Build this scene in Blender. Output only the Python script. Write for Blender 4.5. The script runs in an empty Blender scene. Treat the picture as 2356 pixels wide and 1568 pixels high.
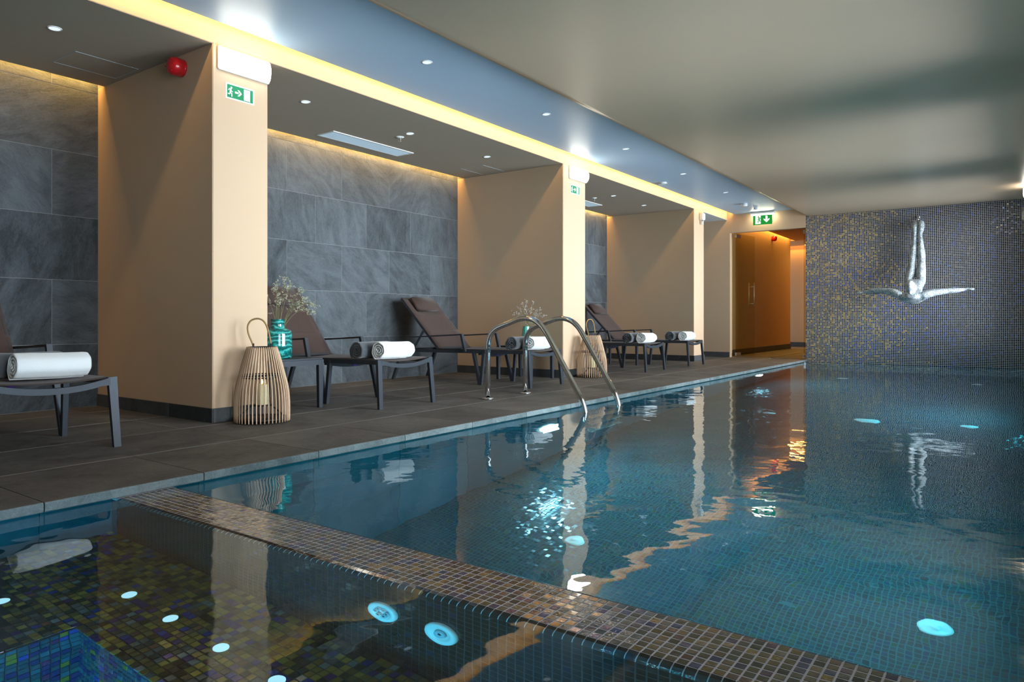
import bpy, bmesh, math, random
from mathutils import Vector, Matrix
R = random.Random(7)
PI = math.pi
sc = bpy.context.scene
COL = sc.collection

# ------------------------------------------------------------------ camera, world, lights, exposure
cam_d = bpy.data.cameras.new('camera')
cam = bpy.data.objects.new('camera', cam_d); COL.objects.link(cam)
cam.location = (0, 0, 0.64)
cam.rotation_euler = (PI/2, 0, 0.6217)
cam_d.sensor_width = 36.0
cam_d.lens = 24.80
cam_d.shift_y = -0.02048
cam_d.clip_start = 0.02
sc.camera = cam
sc.view_settings.view_transform = 'Standard'
sc.view_settings.look = 'None'
sc.view_settings.gamma = 1.0
sc.view_settings.use_curve_mapping = False
sc.view_settings.exposure = 0.12
cy = sc.cycles
cy.max_bounces = 7; cy.diffuse_bounces = 3; cy.glossy_bounces = 4
cy.transmission_bounces = 5; cy.transparent_max_bounces = 8
cy.sample_clamp_indirect = 4.0; cy.sample_clamp_direct = 0.0
cy.use_adaptive_sampling = True; cy.adaptive_threshold = 0.02
cy.use_denoising = True
cy.blur_glossy = 1.0

world = bpy.data.worlds.new('world'); sc.world = world
world.use_nodes = True
bg = world.node_tree.nodes['Background']
bg.inputs['Color'].default_value = (0.62, 0.78, 1.0, 1)
bg.inputs['Strength'].default_value = 1.2

def area(name, loc, rot, sx, sy, power, col, spread=PI):
    l = bpy.data.lights.new(name, 'AREA'); l.shape = 'RECTANGLE'
    l.size = sx; l.size_y = sy; l.energy = power; l.color = col; l.spread = spread
    o = bpy.data.objects.new(name, l); COL.objects.link(o)
    o.location = loc; o.rotation_euler = rot
    return o

# room measures (metres)
XF = -4.079      # column / fascia plane
XB = -5.592      # stone wall face
XP = -2.775      # pool edge
XR = 0.12        # window wall
YD = 12.078      # far wall
YB = -1.3        # wall behind the camera
ZS = 2.366; ZH = 2.448; ZL = 2.317
ZW = -0.040      # water level
ZLED = -0.037    # ledge top
COLS = [(2.488, 2.886), (6.66, 7.153), (10.537, 10.961)]
BAYS = [(YB, 2.488), (2.886, 6.66), (7.153, 10.537)]
WINS = [(0.1, 2.0), (3.0, 5.35), (6.45, 8.8), (9.85, 11.9)]
DAY = (0.86, 0.93, 1.0)
WARM = (1.0, 0.64, 0.20)
for (a, b) in WINS:      # daylight through the windows
    area('daylight', (XR+0.56, (a+b)/2, 1.22), (0, PI/2, 0), 1.9, b-a, (100 if a > 1 else 38)*(b-a)/2.35, DAY, 1.25)

area('cove_strip', (-3.972, (YB+YD)/2, 2.505), (0, 1.45, 0), 0.022, YD-YB-0.02, 40, WARM)
for (a, b) in BAYS:      # warm strips behind the niche ceilings
    area('niche_strip', (-5.522, (a+b)/2, 2.445), (0, 1.15, 0), 0.02, b-a-0.02, 26.0*(b-a)/3.8, (1.0, 0.56, 0.13))
area('corridor_strip', (-4.085, 14.6, 2.56), (0, 0, 0), 0.02, 3.6, 26, (1.0, 0.52, 0.10))
area('corridor_end_strip', (-4.25, 17.735, 2.425), (-.9, 0, 0), 2.7, 0.02, 45, (1.0, 0.52, 0.10))
POOLC = (0.05, 0.70, 0.90)
for y in (-0.6, 4.365, 9.529):       # lamps in the pool wall
    if y > 0: area('pool_lamp', (XP+0.0, y, -0.70), (0, -PI/2, 0), 0.2, 0.2, 62, (0.22, 0.72, 0.92))
area('pool_lamp', (XR-0.04, 3.6, -0.55), (0, PI/2, 0), 0.2, 0.2, 55, POOLC)
area('pool_lamp', (XR-0.04, 7.6, -0.75), (0, PI/2, 0), 0.2, 0.2, 70, POOLC)
area('spa_lamp', (-0.9, -0.25, -0.72), (0, PI/2, -0.45), 0.15, 0.15, 40, (0.05, 0.66, 1.0))
area('spa_lamp', (-1.2, -1.0, -0.30), (PI/2, 0, 0), 0.15, 0.15, 7, (0.30, 0.72, 1.0))

# ------------------------------------------------------------------ helpers
def props(o, label=None, cat=None, group=None, kind=None):
    if label: o['label'] = label
    if cat: o['category'] = cat
    if group: o['group'] = group
    if kind: o['kind'] = kind
    return o

def empty(name, loc=(0, 0, 0), rz=0.0):
    o = bpy.data.objects.new(name, None); COL.objects.link(o)
    o.location = loc; o.rotation_euler = (0, 0, rz); o.empty_display_size = 0.05
    return o

def put(name, mesh, parent=None, loc=(0, 0, 0), rot=(0, 0, 0), mat=None):
    o = bpy.data.objects.new(name, mesh); COL.objects.link(o)
    o.parent = parent; o.location = loc; o.rotation_euler = rot
    return o

def frame(d):
    d = Vector(d).normalized()
    a = Vector((0, 0, 1)) if abs(d.z) < 0.9 else Vector((1, 0, 0))
    u = d.cross(a).normalized(); v = d.cross(u).normalized()
    return u, v

class MB:
    def __init__(s): s.v = []; s.f = []; s.s = []
    def add(s, vs, fs, smooth=False):
        n = len(s.v); s.v += [tuple(p) for p in vs]
        s.f += [tuple(i+n for i in f) for f in fs]; s.s += [smooth]*len(fs); return s
    def box(s, x0, x1, y0, y1, z0, z1):
        v = [(x0,y0,z0),(x1,y0,z0),(x1,y1,z0),(x0,y1,z0),(x0,y0,z1),(x1,y0,z1),(x1,y1,z1),(x0,y1,z1)]
        return s.add(v, [(0,3,2,1),(4,5,6,7),(0,1,5,4),(1,2,6,5),(2,3,7,6),(3,0,4,7)])
    def cbox(s, c, sz, b=0.003, M=None):
        """box with chamfered edges"""
        x, y, z = sz[0]/2, sz[1]/2, sz[2]/2; b = min(b, x*.9, y*.9, z*.9)
        bm = bmesh.new(); bmesh.ops.create_cube(bm, size=1.0)
        for v in bm.verts: v.co = Vector((v.co.x*2*x, v.co.y*2*y, v.co.z*2*z))
        bmesh.ops.bevel(bm, geom=bm.edges[:], offset=b, segments=1, affect='EDGES')
        T = Matrix.Translation(c) @ (M.to_4x4() if M else Matrix.Identity(4))
        s.add([T @ v.co for v in bm.verts], [[v.index for v in f.verts] for f in bm.faces]); bm.free(); return s
    def bar(s, p, q, w, h, up=(0, 0, 1), w2=None, h2=None):
        """rectangular bar from p to q; w across, h along up"""
        p = Vector(p); q = Vector(q); d = (q-p).normalized(); up = Vector(up)
        r = d.cross(up).normalized(); u = r.cross(d).normalized()
        w2 = w2 or w; h2 = h2 or h
        vs = [p + r*a*w/2 + u*b*h/2 for a, b in ((-1,-1),(1,-1),(1,1),(-1,1))] + [q + r*a*w2/2 + u*b*h2/2 for a, b in ((-1,-1),(1,-1),(1,1),(-1,1))]
        return s.add(vs, [(3,2,1,0),(4,5,6,7),(0,1,5,4),(1,2,6,5),(2,3,7,6),(3,0,4,7)])
    def tube(s, pts, r, n=12, cap=True, radii=None):
        pts = [Vector(p) for p in pts]; m = len(pts); vs = []
        u = None
        for i, p in enumerate(pts):
            d = (pts[min(i+1, m-1)] - pts[max(i-1, 0)]).normalized()
            if u is None: u, _ = frame(d)
            u = (u - d*u.dot(d)).normalized(); v = d.cross(u)
            rr = radii[i] if radii else r
            vs += [p + (u*math.cos(2*PI*k/n) + v*math.sin(2*PI*k/n))*rr for k in range(n)]
        fs = [(i*n+k, i*n+(k+1) % n, (i+1)*n+(k+1) % n, (i+1)*n+k) for i in range(m-1) for k in range(n)]
        s.add(vs, fs, True)
        if cap:
            b = len(s.v) - m*n
            s.f += [tuple(b+k for k in reversed(range(n))), tuple(b+(m-1)*n+k for k in range(n))]; s.s += [False, False]
        return s
    def lathe(s, prof, n=32, c=(0, 0, 0), M=None, smooth=True):
        """prof: (r,z) list"""
        vs = []
        for r, z in prof:
            for k in range(n):
                p = Vector((r*math.cos(2*PI*k/n), r*math.sin(2*PI*k/n), z))
                vs.append((M @ p if M else p) + Vector(c))
        m = len(prof)
        return s.add(vs, [(i*n+k, i*n+(k+1) % n, (i+1)*n+(k+1) % n, (i+1)*n+k) for i in range(m-1) for k in range(n)], smooth)
    def prism(s, poly, h, T=None):
        """extrude 2D polygon (x,y) by h along z"""
        n = len(poly); vs = [Vector((x, y, 0)) for x, y in poly] + [Vector((x, y, h)) for x, y in poly]
        if T: vs = [T @ v for v in vs]
        return s.add(vs, [tuple(reversed(range(n))), tuple(range(n, 2*n))] + [(i, (i+1) % n, n+(i+1) % n, n+i) for i in range(n)])
    def mesh(s, name, mat=None, weld=False):
        me = bpy.data.meshes.new(name); me.from_pydata(s.v, [], s.f)
        me.polygons.foreach_set('use_smooth', s.s)
        if mat: me.materials.append(mat)
        if weld:
            bm = bmesh.new(); bm.from_mesh(me); bmesh.ops.remove_doubles(bm, verts=bm.verts, dist=1e-5); bm.to_mesh(me); bm.free()
        me.update(); return me
    def obj(s, name, mat=None, parent=None, **k):
        return put(name, s.mesh(name, mat), parent, **k)

def rounded(pts, rad, seg=6):
    """polyline with rounded corners"""
    P = [Vector(p) for p in pts]; out = [P[0]]
    for i in range(1, len(P)-1):
        a, b, c = P[i-1], P[i], P[i+1]; r = rad[i-1] if isinstance(rad, (list, tuple)) else rad
        d1 = (a-b).normalized(); d2 = (c-b).normalized()
        t = min(r, (a-b).length*.49, (c-b).length*.49)
        p, q = b + d1*t, b + d2*t
        for k in range(seg+1):
            u = k/seg; out.append(p*(1-u)**2 + b*2*u*(1-u) + q*u*u)
    out.append(P[-1]); return out

# ------------------------------------------------------------------ materials
class NT:
    def __init__(s, name):
        s.m = bpy.data.materials.new(name); s.m.use_nodes = True; s.t = s.m.node_tree
        s.t.nodes.clear(); s.out = s.t.nodes.new('ShaderNodeOutputMaterial')
    def n(s, ty, **k):
        nd = s.t.nodes.new('ShaderNode'+ty)
        for a, b in k.items(): setattr(nd, a, b)
        return nd
    def l(s, a, b): s.t.links.new(a, b)
    def val(s, sock, x):
        if isinstance(x, bpy.types.NodeSocket): s.l(x, sock)
        else: sock.default_value = x
    def math(s, op, a, b=None, c=None):
        nd = s.n('Math', operation=op); s.val(nd.inputs[0], a)
        if b is not None: s.val(nd.inputs[1], b)
        if c is not None: s.val(nd.inputs[2], c)
        return nd.outputs[0]
    def noise(s, vec, scale, detail=4, rough=.5, dist=0):
        nd = s.n('TexNoise'); nd.inputs['Scale'].default_value = scale; nd.inputs['Detail'].default_value = detail
        nd.inputs['Roughness'].default_value = rough; nd.inputs['Distortion'].default_value = dist
        if vec: s.l(vec, nd.inputs['Vector'])
        return nd.outputs['Fac']
    def ramp(s, fac, stops, mode='LINEAR'):
        nd = s.n('ValToRGB'); cr = nd.color_ramp; cr.interpolation = mode
        while len(cr.elements) < len(stops): cr.elements.new(0.5)
        for e, (p, c) in zip(cr.elements, stops):
            e.position = p; e.color = (*c, 1) if len(c) == 3 else c
        s.l(fac, nd.inputs[0]); return nd.outputs[0]
    def mix(s, fac, a, b):
        nd = s.n('Mix', data_type='RGBA'); s.val(nd.inputs[0], fac)
        for sk, x in ((nd.inputs[6], a), (nd.inputs[7], b)):
            if isinstance(x, tuple): sk.default_value = (*x, 1) if len(x) == 3 else x
            else: s.l(x, sk)
        return nd.outputs[2]
    def bump(s, h, strength=.3, dist=.01, normal=None):
        nd = s.n('Bump'); nd.inputs['Strength'].default_value = strength; nd.inputs['Distance'].default_value = dist
        s.l(h, nd.inputs['Height'])
        if normal: s.l(normal, nd.inputs['Normal'])
        return nd.outputs[0]
    def bsdf(s, color, rough=.5, metal=0, spec=.5, normal=None, coat=0, coat_rough=.05, trans=0, ior=1.45, sheen=0, emit=None, estr=0):
        b = s.n('BsdfPrincipled')
        if isinstance(color, tuple): b.inputs['Base Color'].default_value = (*color, 1)
        else: s.l(color, b.inputs['Base Color'])
        s.val(b.inputs['Roughness'], rough); s.val(b.inputs['Metallic'], metal)
        b.inputs['Specular IOR Level'].default_value = spec
        b.inputs['Coat Weight'].default_value = coat; b.inputs['Coat Roughness'].default_value = coat_rough
        b.inputs['Transmission Weight'].default_value = trans; b.inputs['IOR'].default_value = ior
        b.inputs['Sheen Weight'].default_value = sheen
        if emit: b.inputs['Emission Color'].default_value = (*emit, 1); b.inputs['Emission Strength'].default_value = estr
        if normal: s.l(normal, b.inputs['Normal'])
        return b.outputs[0]
    def end(s, sh): s.l(sh, s.out.inputs[0]); return s.m
    def pos(s): return s.n('NewGeometry').outputs['Position']
    def objc(s): return s.n('TexCoord').outputs['Object']

def simple(name, color, rough=.5, **k):
    t = NT(name); return t.end(t.bsdf(color, rough, **k))
def emitter(name, color, strength):
    t = NT(name); e = t.n('Emission'); e.inputs[0].default_value = (*color, 1); e.inputs[1].default_value = strength
    return t.end(e.outputs[0])
def plaster(name, color, rough=.75, amt=.04, spec=.25, scale=300, strength=.08):
    t = NT(name); p = t.pos()
    f = t.noise(p, 1.6, 3); c = t.mix(f, tuple(x*(1-amt) for x in color), tuple(min(1, x*(1+amt)) for x in color))
    return t.end(t.bsdf(c, rough, spec=spec, normal=t.bump(t.noise(p, scale, 2), strength, .002)))

def rand_vec(t, k=23.0):
    """object coordinates shifted by a random amount for each object, so alike pieces differ"""
    oi = t.n('ObjectInfo'); tc = t.objc(); v = t.n('VectorMath', operation='ADD'); t.l(tc, v.inputs[0])
    w = t.n('TexWhiteNoise', noise_dimensions='1D'); t.l(oi.outputs['Random'], w.inputs['W'])
    sc_ = t.n('VectorMath', operation='SCALE'); t.l(w.outputs['Color'], sc_.inputs[0]); sc_.inputs['Scale'].default_value = k
    t.l(sc_.outputs[0], v.inputs[1]); return v.outputs[0], oi.outputs['Random']

def slate(name, c0, c1, rough=.55, scale=1.0, bump=.6, stretch=(1, 1, 1), vary=.35, spec=.5):
    t = NT(name); v, rnd = rand_vec(t)
    rot = t.n('VectorRotate', rotation_type='Z_AXIS'); t.l(v, rot.inputs['Vector'])
    t.l(t.math('MULTIPLY', rnd, 6.28), rot.inputs['Angle'])
    mp = t.n('Mapping'); mp.inputs['Scale'].default_value = stretch; t.l(rot.outputs[0], mp.inputs['Vector'])
    big = t.noise(mp.outputs[0], 3*scale, 5, .55, .8)
    strk = t.noise(mp.outputs[0], 16*scale, 6, .65, 1.2)
    fine = t.noise(mp.outputs[0], 90*scale, 4, .7)
    h = t.math('ADD', t.math('MULTIPLY', big, 1.2), t.math('ADD', strk, t.math('MULTIPLY', fine, .5)))
    tone = t.math('ADD', t.math('MULTIPLY', big, .6), t.math('MULTIPLY', strk, .4))
    tone = t.math('ADD', tone, t.math('MULTIPLY', t.math('SUBTRACT', fine, .5), .35))
    tone = t.math('ADD', tone, t.math('MULTIPLY', t.math('SUBTRACT', rnd, .5), vary))
    c = t.ramp(tone, [(.30, c0), (.68, c1)])
    return t.end(t.bsdf(c, rough, spec=spec, normal=t.bump(h, bump, .006)))

MOS = [(0, (.055, .040, .016)), (.16, (.10, .066, .022)), (.30, (.016, .014, .014)), (.42, (.14, .09, .022)), (.54, (.075, .068, .055)),
       (.66, (.17, .10, .022)), (.76, (.030, .018, .10)), (.82, (.10, .035, .028)), (.88, (.012, .022, .14)), (.93, (.26, .17, .03)), (.97, (.09, .025, .10))]
def tile_mat(name, palette, rough=.16, metal=.25, coat=.6):
    """glass mosaic piece: colour picked at random for each tile"""
    t = NT(name); g = t.n('NewGeometry'); oi = t.n('ObjectInfo')
    r = t.math('FRACT', t.math('ADD', t.math('MULTIPLY', oi.outputs['Random'], 7.31), g.outputs['Random Per Island']))
    c = t.ramp(r, palette, 'CONSTANT')
    p = g.outputs['Position']
    h = t.noise(p, 90, 2, .5, .6)
    c2 = t.mix(t.math('MULTIPLY', h, .25), c, (.12, .09, .03))
    # slight tilt of every tile
    wn = t.n('TexWhiteNoise', noise_dimensions='1D'); t.l(r, wn.inputs['W'])
    sub = t.n('VectorMath', operation='SUBTRACT'); t.l(wn.outputs['Color'], sub.inputs[0]); sub.inputs[1].default_value = (.5, .5, .5)
    scl = t.n('VectorMath', operation='SCALE'); t.l(sub.outputs[0], scl.inputs[0]); scl.inputs['Scale'].default_value = .10
    ad = t.n('VectorMath', operation='ADD'); t.l(t.bump(h, .25, .004), ad.inputs[0]); t.l(scl.outputs[0], ad.inputs[1])
    nm = t.n('VectorMath', operation='NORMALIZE'); t.l(ad.outputs[0], nm.inputs[0])
    return t.end(t.bsdf(c2, rough, metal=metal, spec=.6, normal=nm.outputs[0], coat=coat))

def mosaic(name, axes, palette, grout, pitch=.0245, joint=.09, rough=.18, metal=.25, coat=.4, bias=None, tilt=.14, second=None):
    """far mosaic: grid, grout and random tile colours from position"""
    t = NT(name); p = t.pos(); sp = t.n('SeparateXYZ'); t.l(p, sp.inputs[0])
    a = t.math('DIVIDE', sp.outputs[axes[0]], pitch); b = t.math('DIVIDE', sp.outputs[axes[1]], pitch)
    fa, fb = t.math('FRACT', a), t.math('FRACT', b)
    da = t.math('ABSOLUTE', t.math('SUBTRACT', fa, .5)); db = t.math('ABSOLUTE', t.math('SUBTRACT', fb, .5))
    m = t.math('GREATER_THAN', t.math('MAXIMUM', da, db), .5-joint)
    cv = t.n('CombineXYZ'); t.l(t.math('FLOOR', a), cv.inputs[0]); t.l(t.math('FLOOR', b), cv.inputs[1])
    wn = t.n('TexWhiteNoise', noise_dimensions='2D'); t.l(cv.outputs[0], wn.inputs['Vector'])
    fac = wn.outputs['Value']
    c = t.ramp(fac, palette, 'CONSTANT')
    if second:      # gold and blue drifts among black tiles; gold partly imitates reflected cove light
        d = t.noise(cv.outputs[0], .022, 3, .6, .6); w3 = t.n('TexWhiteNoise', noise_dimensions='3D'); t.l(cv.outputs[0], w3.inputs['Vector'])
        lean = t.math('MULTIPLY', t.math('ADD', sp.outputs[axes[0]], 1.55), -.42)       # more gold towards the door, partly the warm strip's reflection painted in
        dd = t.math('ADD', t.math('ADD', d, lean), t.math('MULTIPLY', t.math('SUBTRACT', w3.outputs['Value'], .5), .35))
        c = t.mix(t.math('GREATER_THAN', dd, .55), c, t.ramp(fac, second, 'CONSTANT'))
        d2 = t.noise(cv.outputs[0], .03, 2, .6, .6)
        d3 = t.math('ADD', d2, t.math('MULTIPLY', t.math('SUBTRACT', wn.outputs['Value'], .5), .5))
        c = t.mix(t.math('GREATER_THAN', d3, .74), c, (.015, .03, .22))
    sub = t.n('VectorMath', operation='SUBTRACT'); t.l(wn.outputs['Color'], sub.inputs[0]); sub.inputs[1].default_value = (.5, .5, .5)
    scl = t.n('VectorMath', operation='SCALE'); t.l(sub.outputs[0], scl.inputs[0]); scl.inputs['Scale'].default_value = tilt
    ad = t.n('VectorMath', operation='ADD'); t.l(t.bump(t.math('SUBTRACT', 1.0, m), .5, .0015), ad.inputs[0]); t.l(scl.outputs[0], ad.inputs[1])
    nm = t.n('VectorMath', operation='NORMALIZE'); t.l(ad.outputs[0], nm.inputs[0])
    tile = t.bsdf(c, rough, metal=metal, spec=.6, normal=nm.outputs[0], coat=coat)
    gr = t.bsdf(grout, .8, spec=.2)
    mx = t.n('MixShader'); t.l(m, mx.inputs[0]); t.l(tile, mx.inputs[1]); t.l(gr, mx.inputs[2])
    return t.end(mx.outputs[0])

M = {}
M['beige'] = plaster('beige_plaster', (.58, .405, .272))
M['beige2'] = plaster('corridor_plaster', (.60, .40, .22))
M['taupe'] = plaster('taupe_ceiling', (.37, .295, .23), .7)
M['white_ceiling'] = plaster('recess_ceiling', (.62, .66, .70), .7)
M['ceil_high'] = plaster('blue_cast_satin', (.44, .60, .78), .42, spec=.5, strength=.03)  # blue cast of the light is put into this base colour
M['ceil_low'] = plaster('grey_beige_satin', (.52, .395, .285), .36, spec=.5, strength=.03)
M['dark'] = simple('dark_void', (.02, .02, .02), .9)
M['slate'] = slate('slate_wall_tile', (.016, .021, .026), (.100, .116, .132), .45, 1.25, 1.0, (1, 2.4, 1), .16)
M['deck'] = slate('deck_tile', (.060, .053, .046), (.165, .148, .130), .6, .9, .4, (1, 1, 1), .12, spec=.35)
M['coping'] = slate('coping_stone', (.08, .092, .094), (.25, .275, .28), .5, 2.2, .9, (1, 1, 1), .15)
M['skirt'] = slate('skirting_stone', (.028, .03, .032), (.075, .08, .085), .55, 2.0, .5)
M['pooltile'] = slate('pool_wall_tile', (.004, .048, .066), (.010, .085, .115), .45, .8, .2)  # dark stone; teal of the blue-lit water is put into its colour
M['grout'] = simple('pale_grout', (.50, .48, .45), .85)
M['wall_grout'] = simple('stone_wall_grout', (.26, .26, .26), .85)
M['mosgrout'] = simple('mosaic_grout', (.66, .62, .64), .6)
M['mosgrout_dark'] = simple('spa_grout', (.30, .27, .22), .6)
M['spagrout'] = simple('dark_spa_grout', (.016, .017, .02), .6)
M['tile'] = tile_mat('glass_mosaic_tile', MOS, .12, .35, .55)
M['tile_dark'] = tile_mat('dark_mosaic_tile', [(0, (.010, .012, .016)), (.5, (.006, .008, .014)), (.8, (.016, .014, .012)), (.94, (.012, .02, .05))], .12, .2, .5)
GOLD = [(0, (.24, .16, .03)), (.16, (.05, .04, .016)), (.30, (.34, .23, .04)), (.42, (.05, .05, .04)), (.54, (.17, .12, .04)), (.64, (.13, .14, .13)), (.72, (.07, .03, .16)), (.80, (.40, .27, .05)), (.87, (.02, .04, .28)), (.92, (.20, .08, .05)), (.96, (.22, .25, .25))]
BLUE = [(0, (.01, .06, .10)), (.3, (.02, .10, .16)), (.5, (.005, .02, .12)), (.68, (.01, .09, .10)), (.82, (.20, .15, .03)), (.90, (.02, .05, .30)), (.95, (.12, .02, .10))]
M['tile_blue'] = tile_mat('blue_mosaic_tile', BLUE, .12, .2, .8)
M['tile_gold'] = tile_mat('gold_mosaic_tile', GOLD, .16, .35, .6)
WALLPAL = [(0, (.010, .010, .011)), (.45, (.022, .018, .015)), (.62, (.010, .010, .03)), (.72, (.06, .045, .022)), (.80, (.015, .018, .09)), (.86, (.05, .03, .05)), (.91, (.10, .085, .06)), (.96, (.03, .07, .26))]
WALLGOLD = [(0, (.20, .11, .008)), (.18, (.05, .035, .012)), (.34, (.42, .23, .015)), (.48, (.018, .015, .012)), (.62, (.10, .06, .015)), (.74, (.02, .02, .12)), (.82, (.52, .31, .03)), (.90, (.06, .03, .07))]
M['moswall'] = mosaic('mosaic_wall', (0, 2), WALLPAL, (.50, .48, .50), .0245, .10, metal=.3, rough=.2, tilt=.25, coat=.3, second=WALLGOLD)
FLOORPAL = [(0, (.004, .052, .062)), (.35, (.006, .066, .078)), (.6, (.0035, .042, .053)), (.8, (.004, .048, .085)), (.93, (.012, .070, .050))]
M['mosfloor'] = mosaic('pool_floor_mosaic', (0, 1), FLOORPAL, (.012, .10, .12), .0245, .09, metal=.1, rough=.12, tilt=.15, coat=.35)
M['anthracite'] = simple('anthracite_metal', (.045, .05, .062), .42, metal=.35)
M['steel'] = simple('polished_steel', (.80, .80, .80), .06, metal=1)
M['brushed'] = simple('brushed_steel', (.72, .70, .66), .28, metal=1)
M['white'] = simple('white_plastic', (.80, .80, .78), .35)
M['red'] = simple('red_plastic', (.55, .006, .01), .25, coat=.5)
M['black'] = simple('black_metal', (.015, .015, .016), .4)
M['lamp_white'] = emitter('lamp_diffuser', (1.0, .96, .82), 12.0)
M['downlight'] = emitter('downlight_lens', (.66, .82, 1.0), 1.25)
M['poollens'] = emitter('pool_lamp_lens', (.55, .85, 1.0), 40.0)
M['green'] = simple('sign_green', (.012, .22, .085), .4)
M['sign_white'] = simple('sign_white', (.86, .88, .86), .4)
M['green_lit'] = emitter('lit_sign_green', (.02, .32, .05), .9)
M['white_lit'] = emitter('lit_sign_white', (.9, 1.0, .85), 1.3)
M['grille'] = simple('grille_grey', (.42, .50, .56), .5)
M['wick'] = simple('wick', (.02, .015, .01), .9)
M['flame'] = emitter('candle_flame', (1.0, .55, .12), 14.0)

def fabric(name, c, s=900, rough=.85):
    t = NT(name); tc = t.objc()
    w = t.n('TexWave', wave_type='BANDS', bands_direction='X'); w.inputs['Scale'].default_value = s/6; t.l(tc, w.inputs['Vector'])
    w2 = t.n('TexWave', wave_type='BANDS', bands_direction='Y'); w2.inputs['Scale'].default_value = s/6; t.l(tc, w2.inputs['Vector'])
    h = t.math('ADD', w.outputs['Fac'], w2.outputs['Fac'])
    cc = t.mix(t.noise(tc, 30, 3), tuple(x*.85 for x in c), tuple(x*1.12 for x in c))
    return t.end(t.bsdf(cc, rough, spec=.3, normal=t.bump(h, .15, .001), sheen=.1))
M['sling'] = fabric('brown_sling_fabric', (.058, .036, .031))
def terry(name, c):
    t = NT(name); p = t.objc()
    h = t.math('ADD', t.noise(p, 320, 2, .7), t.math('MULTIPLY', t.noise(p, 28, 3), .8))
    return t.end(t.bsdf(c, .95, spec=.1, sheen=.4, normal=t.bump(h, .5, .004)))
M['towel_white'] = terry('white_terry', (.86, .86, .86))
M['towel_grey'] = terry('grey_terry', (.085, .088, .10))
def wood(name, c0, c1):
    t = NT(name); v, r = rand_vec(t)
    mp = t.n('Mapping'); mp.inputs['Scale'].default_value = (40, 40, 4); t.l(v, mp.inputs['Vector'])
    return t.end(t.bsdf(t.mix(t.noise(mp.outputs[0], 2, 4), c0, c1), .55, spec=.3))
M['bamboo'] = wood('pale_bamboo', (.50, .31, .19), (.66, .46, .31))
M['leather'] = wood('wrapped_cane', (.22, .12, .05), (.42, .26, .11))
def wax():
    t = NT('candle_wax'); b = t.n('BsdfPrincipled'); b.inputs['Base Color'].default_value = (.80, .68, .42, 1); b.inputs['Roughness'].default_value = .5
    b.inputs['Subsurface Weight'].default_value = .3; b.inputs['Subsurface Radius'].default_value = (.03, .015, .006)
    return t.end(b.outputs[0])
M['wax'] = wax()
def swirl():
    t = NT('teal_swirl_glass'); p = t.objc()
    w = t.n('TexWave', wave_type='BANDS', bands_direction='Z'); w.inputs['Scale'].default_value = 9; w.inputs['Distortion'].default_value = 9
    w.inputs['Detail'].default_value = 3; w.inputs['Detail Scale'].default_value = 1.4; t.l(p, w.inputs['Vector'])
    c = t.ramp(w.outputs['Fac'], [(0, (.003, .075, .072)), (.5, (.005, .17, .16)), (.85, (.012, .27, .25)), (1, (.09, .43, .39))])
    return t.end(t.bsdf(c, .05, spec=.6, coat=.8))
M['swirl'] = swirl()
M['turq'] = simple('turquoise_lustre', (.10, .42, .34), .22, metal=.3, coat=.6)
M['stem'] = simple('dry_stem', (.22, .24, .10), .8)
M['floret'] = simple('dry_floret', (.50, .47, .36), .8)
M['floret2'] = simple('pale_pink_floret', (.55, .47, .46), .8)
def thin_glass(name, tint, gl=.06, rough=0.0):
    t = NT(name); lw = t.n('LayerWeight'); lw.inputs[0].default_value = .5
    fr = t.math('ADD', t.math('MULTIPLY', t.math('POWER', lw.outputs['Facing'], 4.0), .55), .035)
    tr = t.n('BsdfTransparent'); tr.inputs[0].default_value = (*tint, 1)
    g = t.n('BsdfGlossy'); g.inputs['Roughness'].default_value = rough
    mx = t.n('MixShader'); t.l(fr, mx.inputs[0]); t.l(tr.outputs[0], mx.inputs[1]); t.l(g.outputs[0], mx.inputs[2])
    return t.end(mx.outputs[0])
M['pane'] = thin_glass('window_glass', (.95, .97, .97))
M['chimney'] = thin_glass('lantern_glass', (.96, .97, .95))
M['doorglass'] = thin_glass('tinted_door_glass', (.93, .90, .74))
def sculpt():
    t = NT('mottled_silver'); p = t.objc()
    n1 = t.noise(p, 85, 5, .75, 1.2); n2 = t.noise(p, 14, 3)
    f = t.math('ADD', t.math('MULTIPLY', n1, .8), t.math('MULTIPLY', n2, .2))
    c = t.ramp(f, [(.38, (.02, .025, .03)), (.48, (.26, .31, .35)), (.58, (.82, .85, .86))])
    return t.end(t.bsdf(c, .45, metal=.25, spec=.5, normal=t.bump(n1, .8, .008)))
M['sculpt'] = sculpt()
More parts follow.
